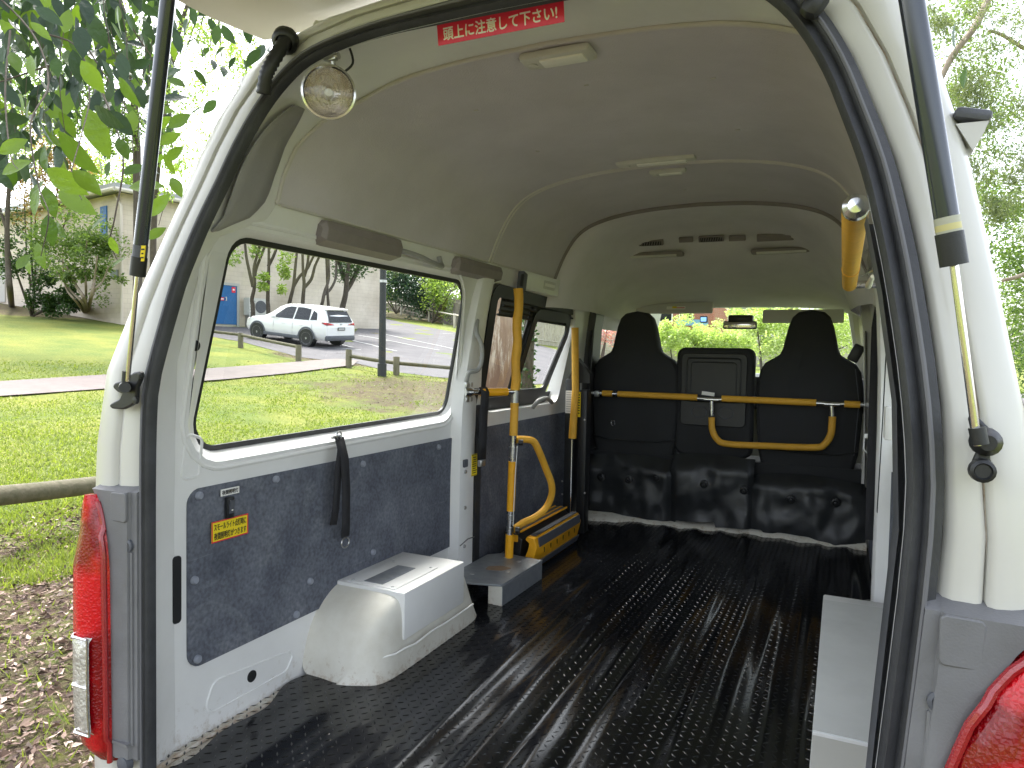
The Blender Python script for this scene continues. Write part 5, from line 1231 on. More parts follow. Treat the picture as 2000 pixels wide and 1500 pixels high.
# ---- paling fence and white rail fence
pal=mat('grey_palings',(.20,.18,.15),.95,col2=(.12,.105,.085),vscale=3,bump=.5,bscale=10,stretch=(1,1,.1))
def palings(label,pts,h,m_=pal,wid=.10,name='paling_fence'):
    root=empty(name,pts[0],label,'fence'); b=MB(); L=0
    for a_,c_ in zip(pts,pts[1:]):
        t=(c_-a_); t.z=0; ln=t.length; t.normalize(); nn=Vector((-t.y,t.x,0)); k=int(ln/(wid*1.02))
        for i in range(k):
            p=a_+t*(i*wid*1.02); z=gz(p.x,p.y); hh=h+rnd.uniform(-.04,.05); o_=rnd.choice((-.008,.008))
            b.prism([Vector((p.x,p.y,z-.1))+nn*o_,Vector((p.x,p.y,z-.1))+t*wid*.93+nn*o_,Vector((p.x,p.y,z+hh))+t*wid*.93+nn*o_,Vector((p.x,p.y,z+hh))+nn*o_],nn*.018)
    b.build('palings',m_,root,smooth=False)
    b=MB()
    for a_,c_ in zip(pts,pts[1:]):
        for hh in (.3,h-.25): b.tube([(a_.x,a_.y,gz(a_.x,a_.y)+hh),(c_.x,c_.y,gz(c_.x,c_.y)+hh)],.04,4)
    b.build('fence_rail',m_,root); return root
wh=mat('weathered_white_rail',(.52,.48,.42),.85,var=.12,vscale=5)
def off(p,dx,dy): return Vector((p.x+dx,p.y+dy,0))
wr=[G(730,604),G(784,615),G(838,628),G(888,640)]
dd=(wr[3]-wr[2]); dd.z=0
wr+= [wr[3]+dd*1.0,wr[3]+dd*2.0]
barrier('pale post and rail fence along the far side of the car park',wr,h=1.0,r=.09,railh=.9,rr=.045,m=wh,cat='fence',name='post_and_rail_fence')
pfl=[off(q,-2.2,3.2) for q in [wr[0]+(wr[0]-wr[1])*1.2]+wr]
palings('grey timber paling fence behind the car park, under shrubs',pfl,1.9)
wr2=[off(wr[-1],3.2,1.0),off(wr[-1],6.4,1.2),off(wr[-1],9.8,1.5)]
barrier('pale rail fence seen through the sliding window',[G(1068,672),G(1100,676)],h=.9,r=.07,railh=.78,rr=.045,m=wh,cat='fence',name='post_and_rail_fence',ext=[G(1035,668)])
a0=at(1030,640,D=46); a1=at(1300,650,D=40)
palings('grey timber paling fence running behind the van front',[Vector((pfl[-1].x,pfl[-1].y,0)),mapg(at(1120,690,D=50)),mapg(at(1290,690,D=53)),mapg(at(1480,690,D=56)),mapg(at(1800,690,D=56))],1.75,mat('sunlit_pale_palings',(.42,.38,.32),.9,var=.2,vscale=4))  # paler copy of the paling timber, sunlight put into its colour
# ---- lamp posts and meter box
def lamp_post(px,py,D_,r,h,label):
    p=G(px,py); z=gz(p.x,p.y); root=empty('lamp_post',(p.x,p.y,z),label,'lamp post')
    b=MB(); b.tube([(p.x,p.y,z-.1),(p.x,p.y,z+.35),(p.x,p.y,z+.36),(p.x,p.y,z+h)],[r*1.25,r*1.25,r,r*.8],16); b.build('post',M['gloss_blk'] if False else mat('black_post_paint',(.025,.027,.03),.5),root)
    b=MB(); b.tube([(p.x,p.y,z+2.55),(p.x,p.y,z+2.62)],r*1.08,16); b.build('clamp_band',M['steel'],root)
    b=MB(); b.lathe((p.x,p.y,z+h),(0,0,1),[(.0,0),(.16,.02),(.2,.2),(.12,.4),(0,.42)],16); b.build('lantern',M['ltgrey_pl'],root)
    return root
lamp_post(746,735,0,.10,4.6,'black lamp post standing on the lawn by the low barrier')
l2_=lamp_post(704,634,0,.10,4.6,'far black lamp post with a pale box, beyond the car park'); p=G(704,634); z=gz(p.x,p.y); c=at(693,602,D=(p-CAM).dot(CF)-.2); b=MB(); b.box(c,(.5,.3,.45),Matrix.Rotation(R_(30),3,'Z'),bev=.02); b.build('pale_box',M['ltgrey_pl'],l2_)
# ---- white SUV
P1=G(600,677); D1=(P1-CAM).dot(CF)
fw=Vector((dirp(600,677).x,dirp(600,677).y,0)).normalized(); rt_=Vector((fw.y,-fw.x,0))
head=(fw*.70-rt_*.714).normalized(); side=Vector((head.y,-head.x,0))   # side points to the right of the car
WBm=2.70; TR=1.60
orig=Vector((P1.x,P1.y,0))+side*(TR/2)      # rear axle centre
zf=gz(*(orig+head*WBm).xy); zr=gz(*orig.xy); zl=gz(*P1.xy); zrr=gz(*(P1+side*TR).xy)
X=(head*WBm+Vector((0,0,zf-zr))).normalized(); Yl=(-side*TR+Vector((0,0,(zl-zrr)))).normalized(); Z=X.cross(Yl).normalized(); Yl=Z.cross(X); X=X*.95; Yl=Yl*.95; Zs=Z*.90
carM=Matrix(((X.x,Yl.x,Zs.x,orig.x),(X.y,Yl.y,Zs.y,orig.y),(X.z,Yl.z,Zs.z,zr+.01),(0,0,0,1)))
car=empty('parked_suv',(0,0,0),'white five door SUV parked by the block building','car'); car.matrix_basis=carM
def Cc(v): return carM@Vector(v)
def CP(mb,name,m_,parent=None,**k):
    mb.v=[tuple(Cc(v)) for v in mb.v]; return mb.build(name,m_,parent or car,**k)
wp=mat('white_car_paint',(.80,.80,.80),.25,coat=.8); 
def carwin():
    mt=mat('dark_car_glass',(.010,.012,.015),.04,spec=.35); return mt
cg=carwin(); alloy=mat('grey_alloy',(.45,.45,.47),.3,.8)
# side profile stations (x from rear axle): halfwidths and heights
ST=[ # x, zbot, zbelt, hw_belt, ztop, hw_top
(-.93,.42,.86,.74,.88,.70),(-.90,.36,.98,.82,1.02,.74),(-.78,.34,1.06,.87,1.34,.63),(-.62,.33,1.07,.89,1.55,.60),(-.35,.32,1.06,.91,1.64,.60),(.2,.30,1.04,.92,1.675,.61),(.9,.29,1.02,.92,1.68,.61),(1.4,.29,1.0,.92,1.66,.60),(1.75,.29,.99,.92,1.55,.60),(2.15,.29,.99,.91,1.28,.66),(2.45,.30,.99,.90,1.06,.76),(2.75,.31,.96,.89,1.03,.74),(3.15,.32,.92,.87,.98,.70),(3.42,.36,.84,.82,.88,.64),(3.55,.42,.70,.72,.72,.60)]
body=MB(); rws=[]
for x,zb_,zl_,hw,zt_,ht in ST:
    half=[(0,zb_),(hw*.85,zb_),(hw*.97,zb_+.12),(hw,lerp(zb_,zl_,.45)),(hw*.985,lerp(zb_,zl_,.72)),(hw*.96,zl_),(lerp(hw*.95,ht,.5),lerp(zl_,zt_,.5)),(ht+.02,zt_-.06*(zt_-zl_>.2)),(ht*.8,zt_-.01),(0,zt_)]
    rws.append([Vector((x,-y,z)) for y,z in half]+[Vector((x,y,z)) for y,z in half[::-1][1:-1]])
body.loft(rws,closed=True); body.add(rws[0],[tuple(range(len(rws[0])))]); body.add(rws[-1],[tuple(range(len(rws[-1])))])
bo=CP(body,'body',wp,ang=45)
def cside(x,z,s,off=.012):   # point on the cabin side above belt
    for (a_,b_) in zip(ST,ST[1:]):
        if x<=b_[0]: t=(x-a_[0])/(b_[0]-a_[0]); s_=[lerp(a_[k],b_[k],t) for k in range(6)]; break
    else: s_=ST[-1]
    zl_,hw,zt_,ht=s_[2],s_[3],s_[4],s_[5]
    y=lerp(hw*.96,ht+.02,min(1,max(0,(z-zl_)/(zt_-.06-zl_+1e-6)))); 
    if z<zl_: y=hw*.99
    return Vector((x,s*(y+off),z))
for s in (1,-1):
    for nm,pts in (('rear_quarter_glass',[(-.45,1.12),(-.12,1.10),(-.12,1.50),(-.35,1.40)]),('side_window',[(-.06,1.09),(.72,1.07),(.72,1.56),(.45,1.57),(.0,1.53)]),('side_window',[(.80,1.07),(1.86,1.05),(1.75,1.18),(1.35,1.50),(1.1,1.56),(.80,1.56)])):
        b=MB(); L=resample([Vector(p) for p in pts],.25); b.add([cside(p.x,p.y,s) for p in L],[tuple(range(len(L)))]); CP(b,nm,cg,smooth=False)
    # black cladding
    for cx in (0,WBm):
        b=MB(); pr_=[]; po_=[]
        for k in range(17):
            a_=math.pi*k/16; 
            yy=.925 if cx==0 else .905
            pr_.append(Vector((cx+.385*math.cos(a_),s*(yy+.012),.36+.385*math.sin(a_)))); po_.append(Vector((cx+.46*math.cos(a_),s*(yy+.002),.36+.46*math.sin(a_))))
        b.loft([[Vector((p.x,p.y-s*.25,p.z)) for p in pr_],pr_,po_]); CP(b,'arch_cladding',M['darkgrey'])
        b=MB(); b.lathe((cx,s*.70,.36),(0,s,0),[(.0,0),(.37,0),(.37,.235),(0,.235)],28); CP(b,'wheel_well',M['black'])
    b=MB(); b.box((1.35,s*.895,.34),(2.0,.06,.14),bev=.02); CP(b,'sill_cladding',M['darkgrey'])
    b=MB(); b.box((1.72,s*1.0,1.08),(.14,.2,.14),bev=.04); CP(b,'door_mirror',wp)
    for xx in (.30,1.25): b=MB(); b.box((xx,s*.925,.86),(.2,.02,.03),bev=.008); CP(b,'door_handle',wp)
    for xx in (-.30+.06,.76,1.80):
        b=MB(); b.tube([cside(xx,z,s,.004) for z in (.45,.7,.95)],.006,4); CP(b,'door_shut_line',M['grey_pl'])
    for cx in (0,WBm):
        b=MB(); b.lathe((cx,s*.70,.345),(0,s,0),[(.24,0),(.33,.01),(.355,.05),(.355,.19),(.335,.225),(.25,.235)],32); w=CP(b,'tyre',M['rubber'])
        b=MB(); b.lathe((cx,s*.70,.345),(0,s,0),[(.255,.08),(.25,.232),(.235,.232),(.225,.13),(0,.12)],32); CP(b,'rim_well',M['black'],w)
        for k in range(10):
            a_=2*math.pi*k/10+.1*(-1)**k; b=MB() if k==0 else b
            c=Vector((cx+.13*math.cos(a_),s*(.70+.222),.345+.13*math.sin(a_))); b.box(c,(.235,.02,.030),Matrix.Rotation(-a_,3,'Y'))
        b.lathe((cx,s*.70,.345),(0,s,0),[(0,.235),(.045,.235),(.05,.21)],14); b.lathe((cx,s*.70,.345),(0,s,0),[(.232,.232),(.25,.236),(.252,.22)],32); CP(b,'alloy_spokes',alloy,w)
b=MB(); b.add([Vector(q) for q in ((-.905,.66,1.07),(-.905,-.66,1.07),(-.66,-.56,1.52),(-.66,.56,1.52))],[(0,1,2,3)]); 
b.v=[(v[0]-.015,v[1],v[2]) for v in b.v]; CP(b,'rear_window',cg,smooth=False)
b=MB(); b.box((-.60,0,1.60),(.26,1.16,.03),Matrix.Rotation(R_(-12),3,'Y'),bev=.01); CP(b,'roof_spoiler',wp)
b=MB(); b.box((-.90,0,.42),(.12,1.62,.22),bev=.04); CP(b,'rear_bumper_cladding',M['darkgrey'])
for s in (1,-1):
    b=MB(); b.prism([Vector(q) for q in ((-.915,s*.36,.97),(-.90,s*.78,.94),(-.74,s*.885,1.02),(-.74,s*.885,1.06),(-.905,s*.70,1.05))],(.02,0,0)); b.v=[(v[0]-.025,v[1]*1.012,v[2]) for v in b.v]; CP(b,'tail_light',M['redlens'])
    b=MB(); b.prism([Vector((3.44,s*.50,.80)),Vector((3.40,s*.78,.80)),Vector((3.2,s*.87,.86)),Vector((3.30,s*.80,.90)),Vector((3.46,s*.52,.86))],(.03,0,.0)); CP(b,'headlight',M['clearlens'])
b=MB(); b.box((-.945,0,.80),(.02,.40,.12)); pl_=CP(b,'number_plate',M['black'],smooth=False)
b=MB()
for k in range(6): b.box((-.957,-.14+.056*k,.80),(.004,.034,.06))
CP(b,'plate_characters',M['white'],pl_,smooth=False)
b=MB(); b.box((-.93,0,.99),(.03,.10,.05),bev=.01); CP(b,'badge',M['steel'])
# ---- trees and shrubs
bark=mat('grey_brown_bark',(.11,.09,.07),.95,col2=(.055,.045,.035),vscale=14,bump=.8,bscale=25,stretch=(1,1,.3))
barkp=mat('pale_bark',(.30,.25,.19),.9,col2=(.18,.14,.10),vscale=8,bump=.6,bscale=20,stretch=(1,1,.3))
def gumbark():
    mt=mat('pinkish_gum_bark',(.46,.33,.26),.9,col2=(.28,.18,.135),vscale=7,bump=.9,bscale=18,stretch=(1.6,1.6,.16)); n=mt.node_tree; b=n.nodes['Principled BSDF']
    old=b.inputs['Base Color'].links[0].from_socket; tc=[q for q in n.nodes if q.type=='TEX_COORD'][0]; mp=n.nodes.new('ShaderNodeMapping'); mp.inputs['Scale'].default_value=(7,7,.8); n.links.new(tc.outputs['Object'],mp.inputs[0])
    v=n.nodes.new('ShaderNodeTexNoise'); v.inputs['Scale'].default_value=1.6; v.inputs['Detail'].default_value=10; v.inputs['Roughness'].default_value=.75; n.links.new(mp.outputs[0],v.inputs['Vector'])
    r=n.nodes.new('ShaderNodeValToRGB'); r.color_ramp.elements[0].position=.52; r.color_ramp.elements[1].position=.60; n.links.new(v.outputs['Fac'],r.inputs[0])
    mx=n.nodes.new('ShaderNodeMixRGB'); mx.inputs[2].default_value=(.62,.52,.47,1); n.links.new(r.outputs[0],mx.inputs[0]); n.links.new(old,mx.inputs[1]); s_=n.nodes.new('ShaderNodeSeparateXYZ'); n.links.new(tc.outputs['Object'],s_.inputs[0]); a_=n.nodes.new('ShaderNodeMath'); a_.operation='MULTIPLY_ADD'; a_.inputs[1].default_value=2.2; n.links.new(v.outputs['Fac'],a_.inputs[0]); n.links.new(s_.outputs[2],a_.inputs[2])
    m_=n.nodes.new('ShaderNodeMapRange'); m_.inputs[1].default_value=2.5; m_.inputs[2].default_value=1.9; n.links.new(a_.outputs[0],m_.inputs[0]); m2=n.nodes.new('ShaderNodeMixRGB'); m2.inputs[2].default_value=(.20,.115,.085,1); n.links.new(m_.outputs[0],m2.inputs[0]); n.links.new(mx.outputs[0],m2.inputs[1]); n.links.new(m2.outputs[0],b.inputs['Base Color']); return mt
LM={'dark':leafmat('dark_green_leaves',(.018,.05,.012),(.06,.12,.025),.35),'mid':leafmat('mid_green_leaves',(.07,.13,.03),(.21,.28,.08),.5),'bright':leafmat('bright_green_leaves',(.14,.22,.04),(.34,.42,.12),.55),'pale':leafmat('pale_hedge_leaves',(.34,.42,.16),(.60,.64,.34),.5),'olive':leafmat('grey_green_gum_leaves',(.08,.11,.055),(.24,.27,.14),.4),'dry':leafmat('dry_reddish_leaves',(.16,.07,.03),(.32,.24,.08),.4),'blue':leafmat('bluish_dark_leaves',(.02,.045,.03),(.05,.10,.06),.35)}
def leaf_cloud(b,clumps,n,size,asp=.45,droop=0,mi=0,shell=.0):
    for _ in range(n):
        c,r=rnd.choice(clumps) if not isinstance(clumps[0],tuple) or True else None
        while True:
            v=Vector((rnd.uniform(-1,1),rnd.uniform(-1,1),rnd.uniform(-1,1)))
            if shell<v.length<1: break
        p=c+Vector((v.x*r[0],v.y*r[1],v.z*r[2])) if not isinstance(r,(int,float)) else c+v*r
        d=Vector((rnd.gauss(0,1),rnd.gauss(0,1),rnd.gauss(0,.7)-droop)).normalized(); w=d.cross(Vector((rnd.gauss(0,1),rnd.gauss(0,1),rnd.gauss(0,1)))).normalized()
        s=size*rnd.uniform(.6,1.35); o=len(b.v)
        b.v+= [tuple(p),tuple(p+d*s*.5+w*s*asp*.5),tuple(p+d*s),tuple(p+d*s*.5-w*s*asp*.5)]; b.f.append((o,o+1,o+2,o+3)); b.mi.append(mi)
def crown_clumps(c,R,k,cr):
    out=[]
    for _ in range(k):
        while True:
            v=Vector((rnd.uniform(-1,1),rnd.uniform(-1,1),rnd.uniform(-1,1)))
            if v.length<1: break
        out.append((c+Vector((v.x*R[0],v.y*R[1],v.z*R[2])),cr*rnd.uniform(.6,1.4)))
    return out
def limbs(b,base,paths):
    for pts,r0,r1 in paths:
        P_=catm([Vector(p) for p in pts],4); n=len(P_); b.tube(P_,[lerp(r0,r1,i/(n-1)) for i in range(n)],9)
def tree(name,label,cat,base,paths,clumps,n,size,lm,bk=bark,asp=.45,droop=.2,group=None,extra=None):
    root=empty(name,base,label,cat,group); b=MB(); limbs(b,base,paths); b.build('trunk',bk,root,ang=80)
    b=MB(); leaf_cloud(b,clumps,n,size,asp,droop); b.build('crown',lm,root,smooth=False,recalc=False)
    return root
def pd(px,py,D_): return at(px,py,D=D_)
# thin trees along the wall behind the car : image columns of each stem at D metres
def stemtree(label,D_,stems,clumps,n,lm,r0=.10,size=.16):
    b0=pd(*stems[0][0],D_); root_=[]
    bz=gz(b0.x,b0.y)
    paths=[]
    for k,st in enumerate(stems):
        pts=[pd(x,y,D_+.4*j*(1 if k%2 else -1)*.3) for j,(x,y) in enumerate(st)]
        if k==0: pts=[Vector((pts[0].x,pts[0].y,bz-.1))]+pts
        e_=pts[-1]+(pts[-1]-pts[-2]).normalized()*1.8; pts.append(e_)
        paths.append((pts,r0*(1 if k==0 else .75),r0*.45))
    tree('slender_tree',label,'tree',(b0.x,b0.y,bz),paths,clumps,n,size,lm)
def cl(lst,D_): return [(pd(x,y,D_),r) for x,y,r in lst]
W_='thin dark tree against the cream wall, '
stemtree(W_+'forked, nearest the blue door',30.5,[[(494,600),(492,585),(497,560),(496,525),(503,495)],[(494,560),(487,530),(481,500),(478,470)],[(497,560),(499,530),(512,495)]],cl([(470,440,1.1),(500,430,1.2),(520,450,.9),(455,500,.4),(500,490,.3)],30),700,LM['mid'])
stemtree(W_+'straight stem above the car bonnet',30.5,[[(524,605),(523,585),(524,550),(525,520),(525,490)],[(524,520),(535,498),(545,470)]],cl([(530,430,1.3),(560,500,.35),(553,520,.3),(556,535,.25),(549,565,.2),(515,540,.2),(513,560,.2)],29.8),900,LM['bright'])
stemtree(W_+'leaning right above the roof',31,[[(565,600),(567,585),(573,560),(576,530),(579,500)],[(573,560),(585,540),(600,525),(610,505)]],cl([(585,430,1.2),(600,440,.8)],30.5),500,LM['mid'])
stemtree(W_+'wide fork over the car roof',31,[[(591,602),(592,580),(594,555),(592,530),(591,500)],[(594,562),(608,545),(615,520),(625,498)],[(594,540),(600,520),(603,495)]],cl([(600,440,1.3),(640,430,1.2)],30.5),600,LM['mid'])
stemtree(W_+'twisted pair over the rear window',31,[[(628,602),(630,590),(634,570),(642,545),(642,510)],[(634,575),(645,565),(655,545),(657,515)],[(642,600),(640,575),(638,520)]],cl([(650,440,1.4),(630,470,.5)],30.5),700,LM['mid'],r0=.09)
stemtree('dark bushy tree at the right end of the cream wall',32,[[(668,612),(669,600),(675,575),(677,550),(680,525)],[(675,570),(690,545),(700,520)],[(677,550),(668,530),(662,510)]],cl([(678,500,1.0),(690,520,.7),(672,530,.6),(700,505,.8),(680,470,1.5),(720,480,1.2)],32),2600,LM['dark'],r0=.16,size=.13)
# shrubs over the paling fence
def shrub(label,clumps,n,size,lm,base=None,bk=bark,name='shrub',cat='shrub',asp=.5,paths=None):
    c=clumps[0][0]; bs=Vector((c.x,c.y,gz(c.x,c.y))) if base is None else base
    ps=paths or [([bs,bs.lerp(q,.5)+Vector((rnd.uniform(-.2,.2),0,0)),q],.06,.02) for q,_ in rnd.sample(clumps,min(6,len(clumps)))]
    return tree(name,label,cat,bs,ps,clumps,n,size,lm,bk,asp)
Df=56
def cc_(lst,D_,k=5,sp=.55): 
    out=[]
    for x,y,r in lst:
        c=pd(x,y,D_)
        for _ in range(k): out.append((c+Vector((rnd.gauss(0,r*sp),rnd.gauss(0,r*sp),rnd.gauss(0,r*sp))),r*rnd.uniform(.35,.7)))
    return out
shrub('dense green shrubs over the left part of the paling fence',cc_([(690,560,2),(710,540,2.2),(735,550,2),(705,575,1.6),(725,520,2.5),(690,500,2.5),(745,510,2.5)],57),9000,.22,LM['mid'])
shrub('dark glossy bush hanging over the middle of the paling fence',cc_([(785,560,2),(805,560,2),(770,545,2.2),(825,570,1.6),(845,578,1.4),(810,530,2.5)],55),8000,.22,LM['blue'])
shrub('bright green bush at the right end of the paling fence',cc_([(880,585,1.8),(895,595,1.6),(865,560,2.2),(890,555,2.2)],53),5000,.22,LM['bright'])
shrub('tall olive trees rising behind the paling fence',cc_([(740,490,3.5),(790,495,3.5),(840,510,3.5),(700,480,3),(880,525,3),(930,540,3)],64,8),9000,.3,LM['olive'],name='tree_row',cat='trees')
# big gum trunk by the sliding window
gt=at(968,800,D=9.0); gbz=gz(gt.x,gt.y); gum=empty('gum_tree',(gt.x,gt.y,gbz),'large pink barked gum tree trunk outside the sliding window','tree')
b=MB(); n=18; rws=[]
for i in range(22):
    z=lerp(gbz-.2,gbz+7,i/21); r=interp([(gbz-.2,.36),(gbz+.4,.27),(gbz+2,.232),(gbz+7,.2)],z); cx=gt.x+.04*math.sin(z*1.3)+(z-1.5)*.02; cy=gt.y
    rws.append([Vector((cx+(r*(1+.05*noise.noise(Vector((k*.9,z*.7,2)))+.03*math.sin(k*2.1+z)))*math.cos(2*math.pi*k/n),cy+(r*(1+.05*noise.noise(Vector((k*.9,z*.7,5)))))*math.sin(2*math.pi*k/n),z)) for k in range(n)])
b.loft(rws,closed=True); b.build('trunk',gumbark(),gum,ang=80)
b=MB(); leaf_cloud(b,crown_clumps(Vector((gt.x,gt.y,gbz+8)),(2.6,2.6,1.6),26,.9),3500,.16,.3,.6); b.build('crown',LM['olive'],gum,smooth=False,recalc=False)
b=MB()
for k in range(7): a_=k*.9; b.tube(catm([Vector((gt.x,gt.y,gbz+5.5)),Vector((gt.x+math.cos(a_),gt.y+math.sin(a_),gbz+6.8)),Vector((gt.x+2*math.cos(a_+.3),gt.y+2*math.sin(a_+.3),gbz+8))]),.06,7)
b.build('limb',bark,gum)
# ivy clad dark trunk just right of it
iv=at(1025,800,D=10.5); ivz=gz(iv.x,iv.y); ir=empty('ivy_clad_trunk',(iv.x,iv.y,ivz),'narrow dark trunk covered in climbing leaves behind the sliding pane','tree')
b=MB(); b.tube([(iv.x,iv.y,ivz-.1),(iv.x+.05,iv.y,ivz+2),(iv.x+.1,iv.y,ivz+5)],[.10,.08,.06],10); b.build('trunk',bark,ir)
b=MB(); leaf_cloud(b,[(Vector((iv.x+rnd.gauss(0,.03),iv.y,ivz+.3+k*.16)),.14) for k in range(22)],1400,.07,.7,.2); b.build('crown',LM['dark'],ir,smooth=False,recalc=False)
# shrubs on the left before the building
shrub('pale branching camellia in front of the building corner',cc_([(150,500,1.0),(185,480,.9),(120,470,1.0),(195,520,.5),(160,450,.9),(100,510,.8),(140,540,.5),(210,470,.4)],27.5,7),8000,.13,LM['mid'],bk=barkp,name='camellia_shrub',base=G(170,614),
  paths=[([G(170,616),pd(165,585,27.5),pd(150,560,27.5),pd(130,520,27.5)],.10,.03),([G(170,616),pd(178,580,27.4),pd(185,545,27.3),pd(190,500,27)],.09,.03),([G(168,616),pd(160,590,27.6),pd(140,570,27.7),pd(110,530,27.5)],.07,.03),([G(172,616),pd(183,570,27.4),pd(200,550,27.3),pd(212,520,27)],.05,.02),([G(168,616),pd(168,560,27.6),pd(165,520,27.6),pd(170,470,27)],.06,.02),([G(168,616),pd(150,590,27.6),pd(128,560,27.6),pd(122,500,27)],.06,.02)])
shrub('leafy dark shrub in the bed left of the pale one',cc_([(60,530,.9),(85,560,.6),(50,480,1.0),(95,580,.5),(125,590,.5),(30,500,.8),(140,590,.4)],29),7000,.13,LM['dark'])
tree('slim_tree','slim grey tree trunk at the far left edge of the bed','tree',G(20,596),[([G(23,598),pd(20,570,28),pd(16,520,28),pd(14,440,28),pd(20,350,28),pd(40,260,28)],.13,.06),([pd(14,450,28),pd(-10,380,28),pd(-30,300,28)],.07,.03)],cc_([(20,250,1.5),(60,200,1.6),(-10,220,1.5)],28),3500,.14,LM['mid'])
shrub('reddish flowering tree beyond the hanging branch',cc_([(60,260,1.5),(90,300,1.5),(110,270,1.3),(70,330,1.3),(40,340,1.3),(120,340,1.0)],29,8),7000,.12,LM['dry'],name='flowering_tree',cat='tree',base=G(66,600))
shrub('green hedge top behind the building roof',cc_([(205,350,1.4),(235,350,1.2),(180,345,1.4),(150,330,1.8),(262,360,.8)],46,7),5000,.2,LM['bright'],name='hedge_tree',cat='tree')
TB=at(268,640,D=21); tree('background_tree','tall fine leaved tree filling the upper left behind the strut','tree',mapg(TB),[([mapg(TB),TB+Vector((0,0,5)),TB+Vector((-.5,0,9)),TB+Vector((-1,-1,13))],.14,.06)],
   cc_([(20,60,1.6),(100,40,1.8),(180,90,1.5),(60,140,1.5),(140,150,1.3),(10,190,1.3),(230,60,1.2),(200,200,.8),(250,250,.6)],20,9),12000,.12,LM['mid'],droop=.5)
tree('background_tree','sparse drooping tree between the strut and the van roof','tree',mapg(at(300,640,D=22)),[([mapg(at(300,640,D=22)),at(302,400,D=22),at(340,100,D=22),at(400,-80,D=22)],.11,.05)]+[([pd(400,-60,22),pd(405+dx*.4,10,22),pd(390+dx,90+abs(dx),22)],.045,.012) for dx in (-60,-35,-10,20,45)],
   cc_([(420,130,.8),(400,180,.8),(450,90,.8),(370,230,.8),(360,140,.6),(470,110,.5),(380,60,.8),(340,200,.8),(350,290,.7),(330,330,.5),(400,20,.8),(440,40,.6)],22,7,.7),5200,.11,LM['bright'],droop=1.2)
# right side eucalypts
def px_cl(lst,D_,k=6,sp=.6): return cc_(lst,D_,k,sp)
tree('eucalyptus','tall eucalyptus with a pale leaning limb, top right','tree',Vector((5.2,9.5,-.6)),[([Vector((5.2,9.5,-.7)),Vector((5.0,9.5,1.5)),pd(2080,250,10),pd(2120,50,10)],.22,.12),([pd(2100,420,10),pd(1890,100,10)+Vector((.1,0,0)),pd(1932,-10,10)][::1][:0] or [pd(1835,160,9.5),pd(1860,110,9.6),pd(1905,50,9.8),pd(1935,-15,10)],.035,.055),([pd(2040,520,9),pd(1990,540,9),pd(1958,548,9)],.035,.02),([pd(2040,120,10),pd(1960,70,10),pd(1930,60,10)],.03,.02)],
   px_cl([(1850,50,.35),(1880,120,.4),(1930,60,.4),(1970,140,.45),(1990,40,.45),(1920,190,.4),(1960,240,.4),(1860,200,.3),(1990,300,.4),(1900,300,.35),(1940,340,.35),(1985,400,.35),(1830,20,.3),(1950,420,.25),(1870,260,.3)],9.5,9),22000,.065,LM['olive'],bk=barkp,asp=.17,droop=1.0)
tree('background_tree','bright leafy tree low on the right edge beyond the van','tree',Vector((9,19,-.6)),[([Vector((9,19,-.6)),Vector((9,19,3)),Vector((9,18,6))],.2,.08)],
   px_cl([(1870,60,.9),(1950,100,1.0),(1990,200,1.0),(1900,20,.9),(1860,230,.7),(1920,250,.8),(1960,440,.9),(1990,520,.9),(1975,600,.9),(2000,640,.9),(1990,340,.9),(1900,150,.8),(1985,480,.8),(1950,380,.6),(2010,560,.8),(1985,690,.7)],20,9),17000,.11,LM['mid'])
tree('background_tree','dark evergreen mass behind the right eucalyptus','tree',Vector((12,27,-.6)),[([Vector((12,27,-.6)),Vector((12,27,6))],.25,.1)],px_cl([(1980,620,2),(2000,700,2),(2000,560,2),(1990,780,1.5),(2040,500,2.5),(2000,450,1.6)],28,8),9000,.16,LM['dark'])
# ---- beyond the windscreen
hd=[ (x,y,1.5) for x,y in ((1180,650),(1215,655),(1290,672),(1340,668),(1390,664),(1440,668),(1500,660),(1540,650),(1600,650),(1640,660),(1670,650))]
shrub('bright green hedge seen through the windscreen',cc_([(x,y-4,1.0) for x,y in ((1300,664),(1330,664),(1360,664),(1390,666),(1420,668),(1450,670))],50,12,.45),12000,.2,LM['pale'],name='clipped_hedge',cat='hedge')
shrub('leafy tree seen through the windscreen on the right',cc_([(1470,655,.9),(1500,650,1.2),(1540,630,1.5),(1590,610,1.6),(1640,620,1.5),(1660,650,1.4),(1620,660,1.3),(1530,660,1.2),(1480,625,.8)],34,9,.6),14000,.15,LM['pale'],name='broadleaf_tree',cat='tree')
hb=at(1290,650,D=62); hz=gz(hb.x,hb.y); house=empty('brick_house',(hb.x,hb.y,hz),'red brick house beyond the hedge, seen through the windscreen','house')
def bricks():
    mt=bpy.data.materials.new('red_brick'); mt.use_nodes=True; n=mt.node_tree; b_=n.nodes['Principled BSDF']; b_.inputs['Roughness'].default_value=.9; tc=n.nodes.new('ShaderNodeTexCoord'); q=n.nodes.new('ShaderNodeTexBrick'); q.inputs['Brick Width'].default_value=.24; q.inputs['Row Height'].default_value=.086; q.inputs['Scale'].default_value=1; q.inputs['Mortar Size'].default_value=.008; q.inputs['Color1'].default_value=(.36,.10,.055,1); q.inputs['Color2'].default_value=(.42,.14,.07,1); q.inputs['Mortar'].default_value=(.4,.36,.32,1); n.links.new(tc.outputs['UV'],q.inputs[0]); n.links.new(q.outputs[0],b_.inputs['Base Color']); return mt
brk=bricks(); ur=Vector((1,0,0))
q=MB(); pz=at(1300,585,D=62).z+1.5; q.box((hb.x,hb.y+4,(hz+pz)/2-1),(9.0,8,pz-hz+2)); o=q.build('wall',brk,house,smooth=False); add_uv(o)
